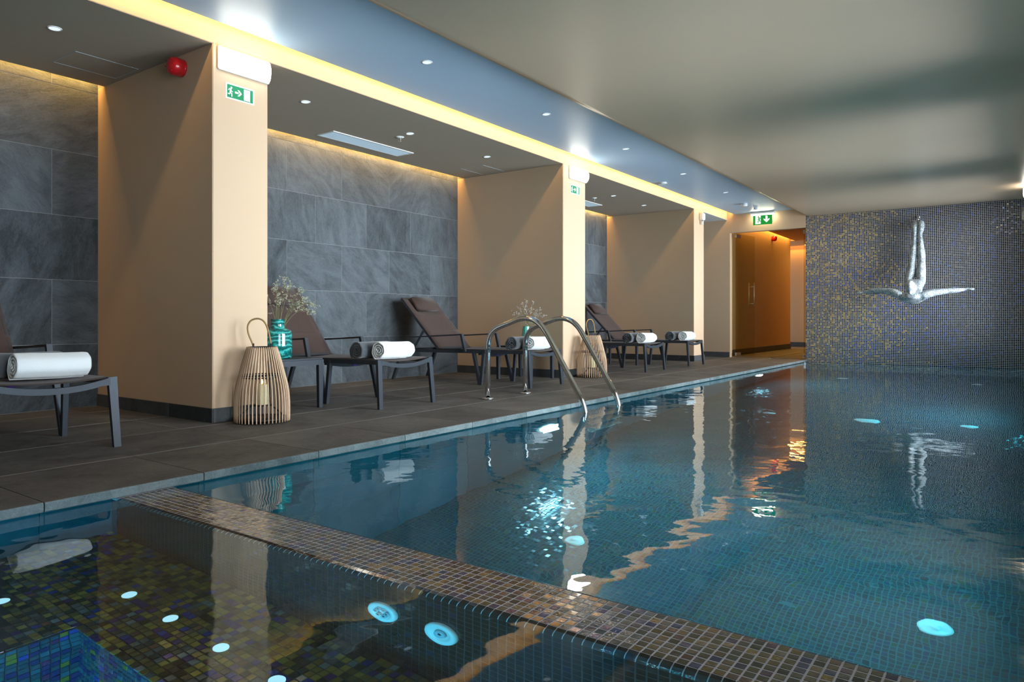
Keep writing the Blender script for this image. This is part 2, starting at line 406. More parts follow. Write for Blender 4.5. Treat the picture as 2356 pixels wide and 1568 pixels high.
def water():
    t = NT('pool_water'); p = t.pos(); sp = t.n('SeparateXYZ'); t.l(p, sp.inputs[0])
    mp = t.n('Mapping'); mp.inputs['Scale'].default_value = (1, 1, 1); mp.inputs['Rotation'].default_value = (0, 0, .5); t.l(p, mp.inputs['Vector'])
    rip = t.noise(mp.outputs[0], 22, 2, .45, .5)
    swell = t.noise(p, 3.2, 2, .4, .3)
    # the spa side is calmer than the swimming side of the ledge
    calm = t.n('MapRange'); t.l(sp.outputs[1], calm.inputs[0])
    calm.inputs[1].default_value = 1.3; calm.inputs[2].default_value = 2.6; calm.inputs[3].default_value = .12; calm.inputs[4].default_value = 1.0
    mid = t.noise(mp.outputs[0], 8.0, 2, .4, .4)
    rip = t.math('ADD', t.math('MULTIPLY', rip, .22), t.math('MULTIPLY', mid, 2.0))
    h = t.math('ADD', t.math('MULTIPLY', t.math('MULTIPLY', rip, .22), calm.outputs[0]), t.math('MULTIPLY', swell, 1.6))
    bn = t.bump(h, .32, .008)
    g = t.n('BsdfGlass'); g.inputs['Color'].default_value = (.93, .98, .99, 1); g.inputs['IOR'].default_value = 1.33; g.inputs['Roughness'].default_value = 0.0
    t.l(bn, g.inputs['Normal'])
    return t.end(g.outputs[0])
M['water'] = water()

# ------------------------------------------------------------------ structure
def S(name, mb, mat, label, cat, parent=None):
    o = mb.obj(name, mat, parent)
    if parent is None: props(o, label, cat, kind='structure')
    return o

CH = {}
def slab_mesh(kind, sx, sy, sz, mat, ch=.002):
    """flat piece with chamfered top edges, top face at +z, centred in x/y, base at z=0 of its own"""
    k = (kind, round(sx, 4), round(sy, 4), round(sz, 4))
    if k not in CH:
        x, y = sx/2, sy/2; mb = MB(); rings = [(x, y, 0), (x, y, sz-ch), (x-ch, y-ch, sz)]
        vs = []
        for a, b, z in rings: vs += [(-a, -b, z), (a, -b, z), (a, b, z), (-a, b, z)]
        fs = [(i*4+j, i*4+(j+1) % 4, (i+1)*4+(j+1) % 4, (i+1)*4+j) for i in range(2) for j in range(4)] + [(8, 9, 10, 11)]
        mb.add(vs, fs); CH[k] = mb.mesh(kind, mat)
    return CH[k]

# deck floor with its tiles
floor = S('floor', MB().box(-5.75, -3.385, YB, 12.2, -.20, -.0007), M['grout'], 'dark brown stone deck beside the pool under the loungers', 'floor')
XE = [-2.787, -3.385, -4.00, -4.615, -5.22, -5.60]
Y0 = 1.056; PY = .598
for k in range(-4, 19):
    ya, yb = Y0+k*PY, Y0+(k+1)*PY
    ya, yb = max(ya, YB), min(yb, 12.2)
    if yb - ya < .05: continue
    for i in range(1, 5):
        xa, xb = XE[i+1], XE[i]
        put('tile', slab_mesh('deck_tile', xb-xa-.007, yb-ya-.0008, .011, M['deck'], .0015), floor, ((xa+xb)/2, (ya+yb)/2, -.011 + R.uniform(-.0004, .0004)))
# coping stones along the pool edge (thick rounded nose)
coping = S('trim_1', MB().box(-3.385, XP-.052, YB, 12.08, -.029, -.0105), M['dark'], 'grey stone coping along the pool edge', 'coping')
def coping_mesh(L):
    k = ('coping', round(L, 4))
    if k not in CH:
        prof = [(-3.383, -.010), (-3.383, -.0015), (-3.3815, 0), (XP-.006, 0), (XP-.002, -.0015), (XP, -.006), (XP, -.031), (XP-.003, -.035), (XP-.05, -.035), (XP-.05, -.010)]
        n = len(prof); e = .0015
        mb = MB(); vs = [(x, -L/2+.002, z) for x, z in prof] + [(x, L/2-.002, z) for x, z in prof]
        mb.add(vs, [tuple(range(n)), tuple(reversed(range(n, 2*n)))] + [(i, n+i, n+(i+1) % n, (i+1) % n) for i in range(n)])
        me = mb.mesh('coping_stone', M['deck']); me.materials.append(M['coping'])
        for p in me.polygons:
            c = p.center
            if c.x > XP-.0045: p.material_index = 1
        CH[k] = me
    return CH[k]
for k in range(-4, 19):
    ya, yb = max(Y0+k*PY, YB), min(Y0+(k+1)*PY, YD)
    if yb-ya > .05: put('coping_stone', coping_mesh(yb-ya), coping, (0, (ya+yb)/2, 0))

# stone wall behind the loungers: substrate with the slate tiles picked out one by one
wall_left = S('wall_left', MB().box(-5.80, XB-.0025, YB, 12.3, -.1, 2.75), M['wall_grout'], 'dark slate tiled wall at the back of the lounger niches', 'wall')
def stone_piece(ya, yb, za, zb):
    sy, sz = yb-ya-.003, zb-za-.003
    me = slab_mesh('slate', sz, sy, .012, M['slate'], .0015)
    put('stone_tile', me, wall_left, (XB-.012, (ya+yb)/2, (za+zb)/2), (0, PI/2, 0))
ZR = [0, .464, .929, 1.394, 1.859, 2.324, 2.56]
for (ya, yb), ph in zip(BAYS, (1.844, 4.166, 7.49)):
    for r in range(6):
        off = ph + (0 if r % 2 == 0 else .333)
        k0 = math.floor((ya-off)/.666)
        for k in range(k0, k0+9):
            a, b = max(off+k*.666, ya), min(off+(k+1)*.666, yb)
            if b-a > .02 and (b > 0): stone_piece(a, b, ZR[r], ZR[r+1])

# pillars with stone skirting
def pillar(ya, yb, label):
    mb = MB()
    bm = bmesh.new(); bmesh.ops.create_cube(bm, size=1)
    for v in bm.verts:
        v.co = Vector(((XF if v.co.x > 0 else XB-.006), (yb if v.co.y > 0 else ya), (ZS+.003 if v.co.z > 0 else 0)))
    es = [e for e in bm.edges if abs(e.verts[0].co.z - e.verts[1].co.z) > 1 and e.verts[0].co.x > -4.2]
    bmesh.ops.bevel(bm, geom=es, offset=.004, segments=2, affect='EDGES')
    mb.add([v.co for v in bm.verts], [[v.index for v in f.verts] for f in bm.faces]); bm.free()
    p = S('pillar', mb, M['beige'], label, 'pillar')
    t = .011; h = .088
    n = 3; L = (XF+t-XB)/n
    for i in range(n):     # skirting stones on the side facing the camera
        x0 = XB + i*L
        put('skirting_stone', MB().cbox((x0+L/2, ya-t/2, h/2), (L-.0015, t, h), .0015).mesh('skirting', M['skirt']), p)
        put('skirting_stone', MB().cbox((x0+L/2, yb+t/2, h/2), (L-.0015, t, h), .0015).mesh('skirting', M['skirt']), p)
    put('skirting_stone', MB().cbox((XF+t/2, (ya+yb)/2, h/2), (t, yb-ya-.001, h), .0015).mesh('skirting', M['skirt']), p)
    return p
pillar(*COLS[0], 'nearest beige pillar, behind the larger rattan lantern with the red alarm on its side')
pillar(*COLS[1], 'second beige pillar, behind the pool ladder rails')
pillar(*COLS[2], 'narrowest looking beige pillar next to the glass door, with a small white sensor')

# niche ceilings, fascia, upper slabs
for i, (ya, yb) in enumerate(BAYS):
    S('ceiling_niche', MB().box(-5.493, XF-.002, ya, yb, ZS, ZS+.03), M['taupe'],
      ['taupe niche ceiling at the left edge of the view, above the first lounger', 'taupe niche ceiling with the long white air grille above the second and third lounger', 'taupe niche ceiling above the two far loungers'][i], 'ceiling')
S('ceiling_recess', MB().box(-5.60, XF-.002, 10.961, YD, ZS, ZS+.03), M['white_ceiling'], 'pale ceiling of the shallow recess beside the glass door', 'ceiling')
S('beam', MB().box(-4.30, XF, YB, YD, ZS+.004, 2.70), M['beige'], 'long beige fascia washed by the warm light strip above the pillars', 'beam')
S('ceiling_slab', MB().box(-5.85, .6, YB-.1, 18.2, 2.72, 2.80), M['white_ceiling'], 'concrete slab above the suspended ceilings', 'ceiling')
# pool ceiling: higher strip over the deck, smooth curve down to the lower part over the water
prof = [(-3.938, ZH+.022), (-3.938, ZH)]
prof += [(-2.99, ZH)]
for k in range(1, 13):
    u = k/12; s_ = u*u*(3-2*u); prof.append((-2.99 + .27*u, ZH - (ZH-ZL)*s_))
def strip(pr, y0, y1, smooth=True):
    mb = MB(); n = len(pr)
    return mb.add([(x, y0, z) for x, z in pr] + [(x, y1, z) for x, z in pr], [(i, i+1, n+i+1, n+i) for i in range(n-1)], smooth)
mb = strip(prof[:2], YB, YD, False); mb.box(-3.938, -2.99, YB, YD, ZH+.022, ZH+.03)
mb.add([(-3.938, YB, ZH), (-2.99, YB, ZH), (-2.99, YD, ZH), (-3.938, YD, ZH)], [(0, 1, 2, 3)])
S('ceiling_high', mb, M['ceil_high'], 'pale ceiling strip with painted-in blue light and a row of small downlights over the deck', 'ceiling')
low = prof[2:] + [(-1.2, ZL), (XR+.3, ZL)]
S('ceiling', strip(low, YB, YD), M['ceil_low'], 'grey-beige satin ceiling above the water', 'ceiling')

# far wall with door opening; mosaic wall continues it over the water
XO0, XO1, ZO = -4.030, -2.792, 2.140
mb = MB()
mb.box(-5.60, XO0, YD, YD+.12, 0, 2.72); mb.box(XO0, XO1, YD, YD+.12, ZO, 2.72)
S('wall_far', mb, M['beige'], 'beige end wall with the opening for the glass doors', 'wall')
S('baseboard_far', MB().cbox((-4.81, YD-.0055, .044), (1.55, .011, .088), .0015), M['skirt'], 'dark stone skirting on the end wall left of the glass door', 'baseboard')
S('wall_mosaic', MB().box(XO1, XR+.2, YD, YD+.12, -1.75, 2.72), M['moswall'], 'dark glass mosaic end wall with pale joints behind the diver', 'wall')
# window wall (beside the camera)
mb = MB(); edges = [YB] + [e for w in WINS for e in w] + [YD+.12]
for i in range(0, len(edges), 2):
    mb.box(XR, XR+.50, edges[i], edges[i+1], -1.75, 2.72)
for a, b in WINS:
    mb.box(XR, XR+.50, a, b, -1.75, .28); mb.box(XR, XR+.50, a, b, 2.17, 2.72)
S('wall_right', mb, M['beige'], 'window wall along the right side of the pool', 'wall')
for i, (a, b) in enumerate(WINS):
    w = empty('window_%d' % (i+1), (XR+.2, (a+b)/2, 1.225)); props(w, 'tall window number %d from the near end along the right wall' % (i+1), 'window', kind='structure')
    L = b-a; H_ = 1.89; f = MB()
    for s_ in (-1, 1):
        f.box(-.02, .02, s_*(L/2-.02)-.02, s_*(L/2-.02)+.02, -H_/2, H_/2); f.box(-.02, .02, -L/2, L/2, s_*(H_/2-.02)-.02, s_*(H_/2-.02)+.02)
    f.box(-.02, .02, -.02, .02, -H_/2, H_/2)
    f.obj('window_frame', M['anthracite'], w)
    MB().box(-.003, .003, -L/2+.03, L/2-.03, -H_/2+.03, H_/2-.03).obj('pane', M['pane'], w)
S('wall_back', MB().box(-5.85, .6, YB-.12, YB, -1.75, 2.72), M['beige'], 'plain wall behind the camera', 'wall')

# pool basin
ZF = -1.60
S('floor_pool', MB().box(XP-.08, XR+.1, 1.5, YD+.1, ZF-.12, ZF), M['mosfloor'], 'teal mosaic floor of the pool under water', 'pool floor')
wp = S('wall_pool', MB().box(-3.0, XP-.052, YB, YD+.05, -1.75, -.036), M['mosgrout_dark'], 'tiled pool wall, teal of the lit water painted in, under the deck edge', 'pool wall')
for r, (za, zb) in enumerate(((-1.60, -1.0), (-1.0, -.5), (-.5, -.036))):
    for k in range(-4, 19):
        ya, yb = max(Y0+k*PY, YB), min(Y0+(k+1)*PY, YD)
        if yb-ya < .05: continue
        put('tile', slab_mesh('pool_wall', zb-za-.002, yb-ya-.002, .012, M['pooltile'], .001), wp, (XP-.052, (ya+yb)/2, (za+zb)/2), (0, PI/2, 0))

S('wall_pool_right', MB().box(XR-.022, XR-.001, YB, YD-.001, -1.75, .06), M['pooltile'], 'tiled pool wall, teal of the lit water painted in, under the windows', 'pool wall')

# ------------------------------------------------------------------ spa: ledge, bench, footwell with real mosaic pieces
PT = .0247; TS = PT-.0026
def mos_tile(mb, o, u, v, n, su=TS, sv=TS, h=.003, jit=0):
    """one small tile: o centre on the substrate, u/v in plane, n outward"""
    o = Vector(o); u = Vector(u); v = Vector(v); n = Vector(n); c = .0012
    if jit: n2 = (n + u*R.uniform(-jit, jit) + v*R.uniform(-jit, jit))
    else: n2 = n
    a, b = su/2, sv/2
    vs = [o-u*a-v*b, o+u*a-v*b, o+u*a+v*b, o-u*a+v*b]
    tops = [(-a+c, -b+c), (a-c, -b+c), (a-c, b-c), (-a+c, b-c)]
    for x, y in tops:
        hh = h + (x*(n2-n).dot(u) + y*(n2-n).dot(v))*1.0
        vs.append(o + u*x + v*y + n*hh)
    mb.add(vs, [(0, 1, 5, 4), (1, 2, 6, 5), (2, 3, 7, 6), (3, 0, 4, 7), (4, 5, 6, 7)])
YL0, YL1 = 1.3226, 1.3226+8*PT
RB = .020
ledge = empty('spa_ledge', (0, 0, 0)); props(ledge, 'mosaic ledge dividing the spa corner from the pool at water level', 'ledge')
mb = MB(); zt = ZLED-.003; hb = .0023
prof = [(YL0-RB, -1.6), (YL0-RB, zt-RB)] + [(YL0-RB*math.cos(a), zt-RB+RB*math.sin(a)) for a in (PI/6, PI/3)] + [(YL0, zt), (YL1, zt)] + \
       [(YL1+RB*math.sin(a), zt-RB+RB*math.cos(a)) for a in (PI/6, PI/3)] + [(YL1+RB, zt-RB), (YL1+RB, -1.6)]
prof = [(y - (hb if y < YL0-1e-6 else -hb if y > YL1+1e-6 else 0)*.8, z + (hb if z > zt-1e-6 else hb*.6 if z > zt-RB+1e-6 else 0)) for y, z in prof]
xa, xb = XP-.04, XR+.02
def bed(pr):
    m = MB(); n = len(pr)
    return m.add([(xa, y, z) for y, z in pr] + [(xb, y, z) for y, z in pr], [(i, n+i, n+i+1, i+1) for i in range(n-1)])
bed(prof[:2]).obj('face_bed', M['spagrout'], ledge); bed(prof[-2:]).obj('face_bed', M['spagrout'], ledge)
mb = bed(prof[1:-1])
mb.obj('grout_bed', M['mosgrout'], ledge)
one = MB(); mos_tile(one, (0, 0, 0), (1, 0, 0), (0, 1, 0), (0, 0, 1)); tile_me = one.mesh('mosaic_tile', M['tile'])
spots = []
NX = int((XR-XP)/PT)
for i in range(NX):
    for j in range(8): spots.append((XP + (i+.5)*PT, YL0 + (j+.5)*PT))
import math as _m
def in_view(x, y):
    d = -_m.sin(.6217)*x + _m.cos(.6217)*y; r = _m.cos(.6217)*x + _m.sin(.6217)*y
    if d <= 0: return False
    return abs(r/d*1623.06) < 1190 and (735.75 + 1623.06*(.64-ZLED)/d) < 1580
spots.sort(key=lambda p: (not in_view(*p), p[0]**2 + p[1]**2))
rest = MB()
for q, (x, y) in enumerate(spots):
    if q < 300:
        o = put('tile', tile_me, ledge, (x, y, zt)); o.rotation_euler = (R.uniform(-.02, .02), R.uniform(-.02, .02), R.uniform(-.01, .01))
    else: mos_tile(rest, (x, y, zt), (1, 0, 0), (0, 1, 0), (0, 0, 1), jit=.03)
o = rest.obj('small_tiles', M['tile'], ledge); o['kind'] = 'stuff'
# bull-nosed edge tiles
def nose_mesh(sgn):
    mb = MB(); w = TS/2; pr = []
    for k in range(4):
        a = (k/3)*PI/2*.94+.04; pr.append((sgn*(RB+.003)*math.sin(a), (RB+.003)*math.cos(a)))
    inner = [(sgn*RB*math.sin(.04), RB), (sgn*RB, RB*math.sin(.04))]
    n = 4; vs = [(-w, y, z) for y, z in pr] + [(w, y, z) for y, z in pr]
    fs = [((i, i+1, n+i+1, n+i) if sgn < 0 else (i, n+i, n+i+1, i+1)) for i in range(3)]
    vs += [(-w, *inner[0]), (-w, *inner[1]), (w, *inner[0]), (w, *inner[1])]
    fs += [(0, 8, 9, 3, 2, 1), (4, 5, 6, 7, 11, 10), (0, 4, 10, 8), (3, 9, 11, 7)]
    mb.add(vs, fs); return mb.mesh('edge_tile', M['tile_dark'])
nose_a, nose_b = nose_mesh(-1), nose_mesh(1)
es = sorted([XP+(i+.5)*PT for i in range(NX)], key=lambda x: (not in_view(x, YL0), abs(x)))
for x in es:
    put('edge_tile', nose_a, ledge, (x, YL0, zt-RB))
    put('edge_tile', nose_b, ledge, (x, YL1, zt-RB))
# ledge face towards the spa, below the bullnose
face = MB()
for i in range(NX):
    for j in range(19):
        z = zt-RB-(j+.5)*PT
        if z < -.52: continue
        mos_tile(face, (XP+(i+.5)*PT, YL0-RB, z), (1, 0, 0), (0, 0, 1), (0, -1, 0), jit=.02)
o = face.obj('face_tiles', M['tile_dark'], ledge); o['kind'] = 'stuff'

ZB = -.502; ZFW = -.98; XBN = -2.112; YBN = .889
bench = empty('spa_bench', (0, 0, 0)); props(bench, 'gold and brown mosaic bench under water in the spa corner', 'bench')
mb = MB(); mb.box(XP-.038, XBN, YB+.005, YL0-RB-.0045, ZFW-.3, ZB); mb.box(XBN, XR-.024, YBN, YL0-RB-.0045, ZFW-.3, ZB)
mb.obj('bench_bed', M['spagrout'], bench)
bt = MB()
y = YL0-RB-.004-PT/2
while y > -.6:
    x = XP-.034+PT/2
    while x < XR:
        if (x < XBN or y > YBN) and in_view(x, y*0.97): mos_tile(bt, (x, y, ZB), (1, 0, 0), (0, 1, 0), (0, 0, 1), jit=.05)
        x += PT
    y -= PT
o = bt.obj('bench_tiles', M['tile_gold'], bench); o['kind'] = 'stuff'
ft = MB()
for j in range(18):
    z = ZB-(j+.5)*PT
    for i in range(46):
        mos_tile(ft, (XBN, YBN-(i+.5)*PT, z), (0, 1, 0), (0, 0, 1), (1, 0, 0), jit=.05)
    for i in range(86):
        mos_tile(ft, (XBN+(i+.5)*PT, YBN, z), (1, 0, 0), (0, 0, 1), (0, -1, 0), jit=.05)
for i in range(46): mos_tile(ft, (XBN-.006, YBN-(i+.5)*PT, ZB-.004), (0, 1, 0), (-.7071, 0, .7071), (.7071, 0, .7071), sv=.016, jit=.08)
for i in range(86): mos_tile(ft, (XBN+(i+.5)*PT, YBN+.006, ZB-.004), (1, 0, 0), (0, .7071, .7071), (0, -.7071, .7071), sv=.016, jit=.08)
o = ft.obj('riser_tiles', M['tile_blue'], bench); o['kind'] = 'stuff'
S('floor_spa', MB().box(XBN-.02, XR+.05, YB, YBN+.02, ZFW-.2, ZFW), M['mosfloor'], 'blue lit footwell floor of the spa', 'spa floor')

# water surface over spa and pool
S('water', MB().add([(XP-.06, YB, ZW), (XR+.02, YB, ZW), (XR+.02, YD+.01, ZW), (XP-.06, YD+.01, ZW)], [(0, 1, 2, 3)]), M['water'], 'clear rippled water filling pool and spa', 'water')

# corridor behind the glass doors
XC = -4.14
mb = MB(); mb.box(XC-.12, XC, YD+.12, 16.5, 0, 2.72)
S('wall_corridor_left', mb, M['beige2'], 'warm lit corridor wall seen through the glass door', 'wall')
S('wall_corridor_end', MB().box(-5.8, -1.5, 17.8, 17.92, 0, 2.72), M['beige2'], 'far end wall of the corridor', 'wall')
S('wall_corridor_right', MB().box(-2.79, -2.67, YD+.12, 17.8, 0, 2.72), M['beige2'], 'right wall of the corridor behind the mosaic', 'wall')
S('ceiling_corridor', MB().box(XC+.10, -2.79, YD+.12, 17.66, 2.41, 2.44), M['beige2'], 'corridor ceiling with a warm light slot along its wall', 'ceiling')
S('ceiling_corridor_side', MB().box(-5.80, XC+.10, 16.5, 17.66, 2.41, 2.44), M['beige2'], 'ceiling of the side passage at the corridor end', 'ceiling')
S('baseboard_corridor', MB().cbox((XC+.0055, 14.35, .055), (.011, 4.3, .11), .0015), M['skirt'], 'dark skirting along the corridor wall', 'baseboard')
S('baseboard_corridor_end', MB().cbox((-4.3, 17.795, .055), (3.0, .011, .11), .0015), M['skirt'], 'dark skirting at the corridor end wall', 'baseboard')
fc = S('floor_corridor', MB().box(-5.8, -2.67, 12.2, 17.9, -.20, -.006), M['grout'], 'dark tiled corridor floor behind the glass door', 'floor')
for k in range(10):
    for i in range(3):
        put('tile', slab_mesh('deck_tile', .594, .594, .011, M['deck'], .0015), fc, (-3.08-.598*i-.04*i, 12.2+.3+.598*k, -.011))

# ------------------------------------------------------------------ sun loungers
FX = -3.700
LM = {}
def lounger_static():
    A = M['anthracite']; W = .268
    def leg(p, q, w=.042, d=.024, w2=.034):     # p top, q bottom; wide across y
        return MB().bar(p, q, w, d, (1, 0, 0), w2, d*.9)
    for sy in (-1, 1):
        y = sy*W
        LM['leg', sy] = [leg((-.028, y, .352), (0, y*1.045, 0)).mesh('leg', A),
                         leg((-.555, y, .335), (-.590, y*1.02, 0), .03, .03, .026).mesh('leg', A),
                         leg((-.690, y, .335), (-.606, y*1.02, 0), .03, .03, .026).mesh('leg', A),
                         leg((-1.66, y, .325), (-1.80, y*1.02, 0), .032, .034, .028).mesh('leg', A)]
        LM['rail', sy] = MB().bar((-.03, y, .334), (-1.72, y, .316), .022, .032).mesh('side_rail', A)
        m = MB(); ya = sy*(W+.020)
        m.bar((-1.56, ya, .457), (-.822, ya, .494), .03, .014).bar((-.826, ya, .499), (-.780, ya, .322), .030, .026, (1, 0, 0))
        LM['arm', sy] = m.mesh('armrest', A)
    def arch(x, z0, drop, w=.026, h=.030):
        n = 14; pts = []
        for k in range(n+1):
            u = -1+2*k/n; zz = z0 - drop*(1-abs(u)**2.2); pts.append((u*(W-.012), zz))
        m = MB(); vs = []
        for y, z in pts:
            e = .012*max(0, (abs(y)/W-.82)/.18)      # fillet towards the legs
            for a, b in ((-1, -1), (1, -1), (1, 1), (-1, 1)): vs.append((x+a*w/2, y, z + (b*h/2 if b > 0 else -h/2-e)))
        fs = [(i*4+j, i*4+(j+1) % 4, (i+1)*4+(j+1) % 4, (i+1)*4+j) for i in range(n) for j in range(4)]
        fs += [(3, 2, 1, 0), tuple(n*4+j for j in range(4))]
        return m.add(vs, fs).mesh('cross_bar', A)
    LM['arch1'] = arch(-.026, .336, .036); LM['arch2'] = arch(-.625, .318, .034)
    LM['rearbar'] = MB().bar((-1.70, -W, .318), (-1.70, W, .318), .024, .026).mesh('cross_bar', A)
    # seat sling: slack between the rails
    nx, ny = 26, 10; vs = []; L0, L1 = -.045, -1.165
    for lay in (0, -.006):
        for i in range(nx+1):
            x = L0 + (L1-L0)*i/nx
            for j in range(ny+1):
                u = -1+2*j/ny; vs.append((x, u*(W-.004), .354 - .016*(1-u*u) - .006*(i/nx) + lay))
    q = (nx+1)*(ny+1); fs = []
    for i in range(nx):
        for j in range(ny):
            a = i*(ny+1)+j; f = (a, a+1, a+ny+2, a+ny+1); fs += [tuple(reversed(f)), tuple(x+q for x in f)]
    per = [j for j in range(ny+1)] + [i*(ny+1)+ny for i in range(1, nx+1)] + [nx*(ny+1)+j for j in range(ny-1, -1, -1)] + [i*(ny+1) for i in range(nx-1, 0, -1)]
    fs += [(per[k], per[(k+1) % len(per)], per[(k+1) % len(per)]+q, per[k]+q) for k in range(len(per))]
    LM['seat'] = MB().add(vs, fs, True).mesh('seat_sling', M['sling'])
    LM['tag'] = MB().box(-.016, -.0125, -.018, .018, -.010, .010).mesh('care_tag', simple('purple_tag', (.10, .02, .30), .5))
lounger_static()
def back_meshes(deg):
    k = ('back', deg)
    if k in LM: return LM[k]
    A = M['anthracite']; W = .246; L = .752; a = math.radians(deg)
    d = Vector((-math.cos(a), 0, math.sin(a))); nrm = Vector((math.sin(a), 0, math.cos(a)))
    o = Vector((-1.165, 0, .338))
    fr = MB()
    for s_ in (-1, 1): fr.bar(o+Vector((0, s_*W, 0)), o+d*L+Vector((0, s_*W, 0)), .022, .026, nrm)
    fr.bar(o+d*(L-.012)+Vector((0, -W, 0)), o+d*(L-.012)+Vector((0, W, 0)), .024, .022, nrm); fr.bar(o+d*.01+Vector((0, -W, 0)), o+d*.01+Vector((0, W, 0)), .024, .022, nrm)
    # sling panel with two stitched pocket ridges across
    n = 60; m = 8; vs = []
    for lay in (0, -.006):
        for i in range(n+1):
            t = L*i/n
            rid = .012*math.exp(-((t-.235)/.010)**2) + .012*math.exp(-((t-.49)/.010)**2)
            for j in range(m+1):
                u = -1+2*j/m
                p = o + d*t + nrm*(.014 + lay + rid*(1 if abs(u) < .86 else 0) - .010*(1-u*u)) + Vector((0, u*(W+.010), 0)); vs.append(p)
    q = (n+1)*(m+1); fs = []
    for i in range(n):
        for j in range(m):
            b = i*(m+1)+j; f = (b, b+1, b+m+2, b+m+1); fs += [tuple(reversed(f)), tuple(x+q for x in f)]
    per = [j for j in range(m+1)] + [i*(m+1)+m for i in range(1, n+1)] + [n*(m+1)+j for j in range(m-1, -1, -1)] + [i*(m+1) for i in range(n-1, 0, -1)]
    fs += [(per[k_], per[(k_+1) % len(per)], per[(k_+1) % len(per)]+q, per[k_]+q) for k_ in range(len(per))]
    sl = MB().add(vs, fs, True)
    # pillow: soft box near the top
    bm = bmesh.new(); bmesh.ops.create_cube(bm, size=1)
    for v in bm.verts: v.co = Vector((v.co.x*.20, v.co.y*.355, v.co.z*.062))
    for v in bm.verts:
        if v.co.z > 0: v.co.x *= .86; v.co.y *= .90
    bmesh.ops.bevel(bm, geom=bm.edges[:], offset=.014, segments=3, affect='EDGES')
    X = d; Z = nrm; Y = Z.cross(X)
    T = Matrix((X, Y, Z)).transposed().to_4x4(); c = o + d*(L-.118) + nrm*.040
    pl = MB().add([T @ v.co + c for v in bm.verts], [[v.index for v in f.verts] for f in bm.faces], True); bm.free()
    st = {}
    for s_ in (-1, 1):
        p = o + d*.285; st[s_] = MB().bar(p+Vector((0, s_*(W+.012), -.01)), (-1.525, s_*(W+.012), .318), .012, .022, (0, 1, 0)).mesh('support_strut', A)
    LM[k] = (fr.mesh('backrest_frame', A), sl.mesh('backrest_sling', M['sling']), pl.mesh('pillow', M['sling']), st)
    return LM[k]
def lounger(cy_, deg, label):
    t = empty('sun_lounger', (FX, cy_, 0)); props(t, label, 'sun lounger', 'sun loungers along the pool deck')
    for s_ in (-1, 1):
        for me in LM['leg', s_]: put('leg', me, t)
        put('side_rail', LM['rail', s_], t); put('armrest', LM['arm', s_], t)
    put('cross_bar', LM['arch1'], t); b = put('cross_bar', LM['arch2'], t); put('cross_bar', LM['rearbar'], t)
    g = put('care_tag', LM['tag'], b, (-.5955, .03, .284)); g['label'] = 'small purple tag'
    put('seat_sling', LM['seat'], t)
    fr, sl, pl, st = back_meshes(deg)
    put('backrest_frame', fr, t); put('backrest_sling', sl, t); put('pillow', pl, t)
    for s_ in (-1, 1): put('support_strut', st[s_], t)
    return t
LY = [1.455, 3.829, 5.738, 8.264, 9.652]
lounger(LY[0], 54, 'nearest brown sling sun lounger, cut by the left picture edge')
lounger(LY[1], 51, 'brown sling sun lounger partly hidden by the rattan lantern and teal vase')
lounger(LY[2], 45, 'brown sling sun lounger seen behind the pool ladder rails')
lounger(LY[3], 47, 'brown sling sun lounger directly right of the far rattan lantern')
lounger(LY[4], 45, 'farthest brown sling sun lounger, nearest the glass door')

# ------------------------------------------------------------------ rolled towels
def towel_mesh(seed, mat, L=.33, r=.073, turns=3.4):
    rr = random.Random(seed); n = int(turns*30); th = (r-.008)/turns*.80; inner = []; outer = []
    ph = rr.uniform(0, 6.28); end = -PI/2 - .4
    for k in range(n+1):
        u = k/n; a = end - (1-u)*turns*2*PI
        rad = .010 + (r-.010)*u**.92 + .0022*math.sin(3*a+ph) + .0016*math.sin(7*a+2*ph)
        outer.append((rad*math.cos(a), rad*math.sin(a))); ri = max(.003, rad-th*(.85+.1*math.sin(5*a)))
        inner.append((ri*math.cos(a), ri*math.sin(a)))
    loop = outer + list(reversed(inner)); m = len(loop)
    ys = [0, .006, .02, .08, L*.35, L*.65, L-.08, L-.02, L-.006, L]
    sc_ = [.965, .988, 1.0, 1.012, 1.0, 1.008, 1.0, .985, .965, .93]
    vs = []
    for y, s_ in zip(ys, sc_):
        for k, (x, z) in enumerate(loop):
            zz = z*s_
            if zz < -.062: zz = -.062 + (zz+.062)*.25
            wob = .004*math.sin(k*.21+ph) if y in (ys[0], ys[-1]) else 0
            vs.append((x*s_*1.05 + .003*math.sin(9*y+ph), y-L/2+wob, zz + .002*math.sin(14*y+ph)))
    fs = [(i*m+k, (i+1)*m+k, (i+1)*m+(k+1) % m, i*m+(k+1) % m) for i in range(len(ys)-1) for k in range(m)]
    c = n+1
    for base, fl in ((0, False), ((len(ys)-1)*m, True)):
        for k in range(n):
            f = (base+k, base+k+1, base+m-2-k, base+m-1-k); fs.append(tuple(reversed(f)) if fl else f)
    return MB().add(vs, fs, True).mesh('rolled_towel', mat)
tw = {}
for s_ in range(2): tw['w', s_] = towel_mesh(3+s_, M['towel_white']); tw['g', s_] = towel_mesh(11+s_, M['towel_grey'])
where = ['on the nearest lounger at the left edge', 'on the lounger beside the teal vase', 'on the lounger behind the ladder rails', 'on the lounger right of the far lantern', 'on the farthest lounger by the glass door']
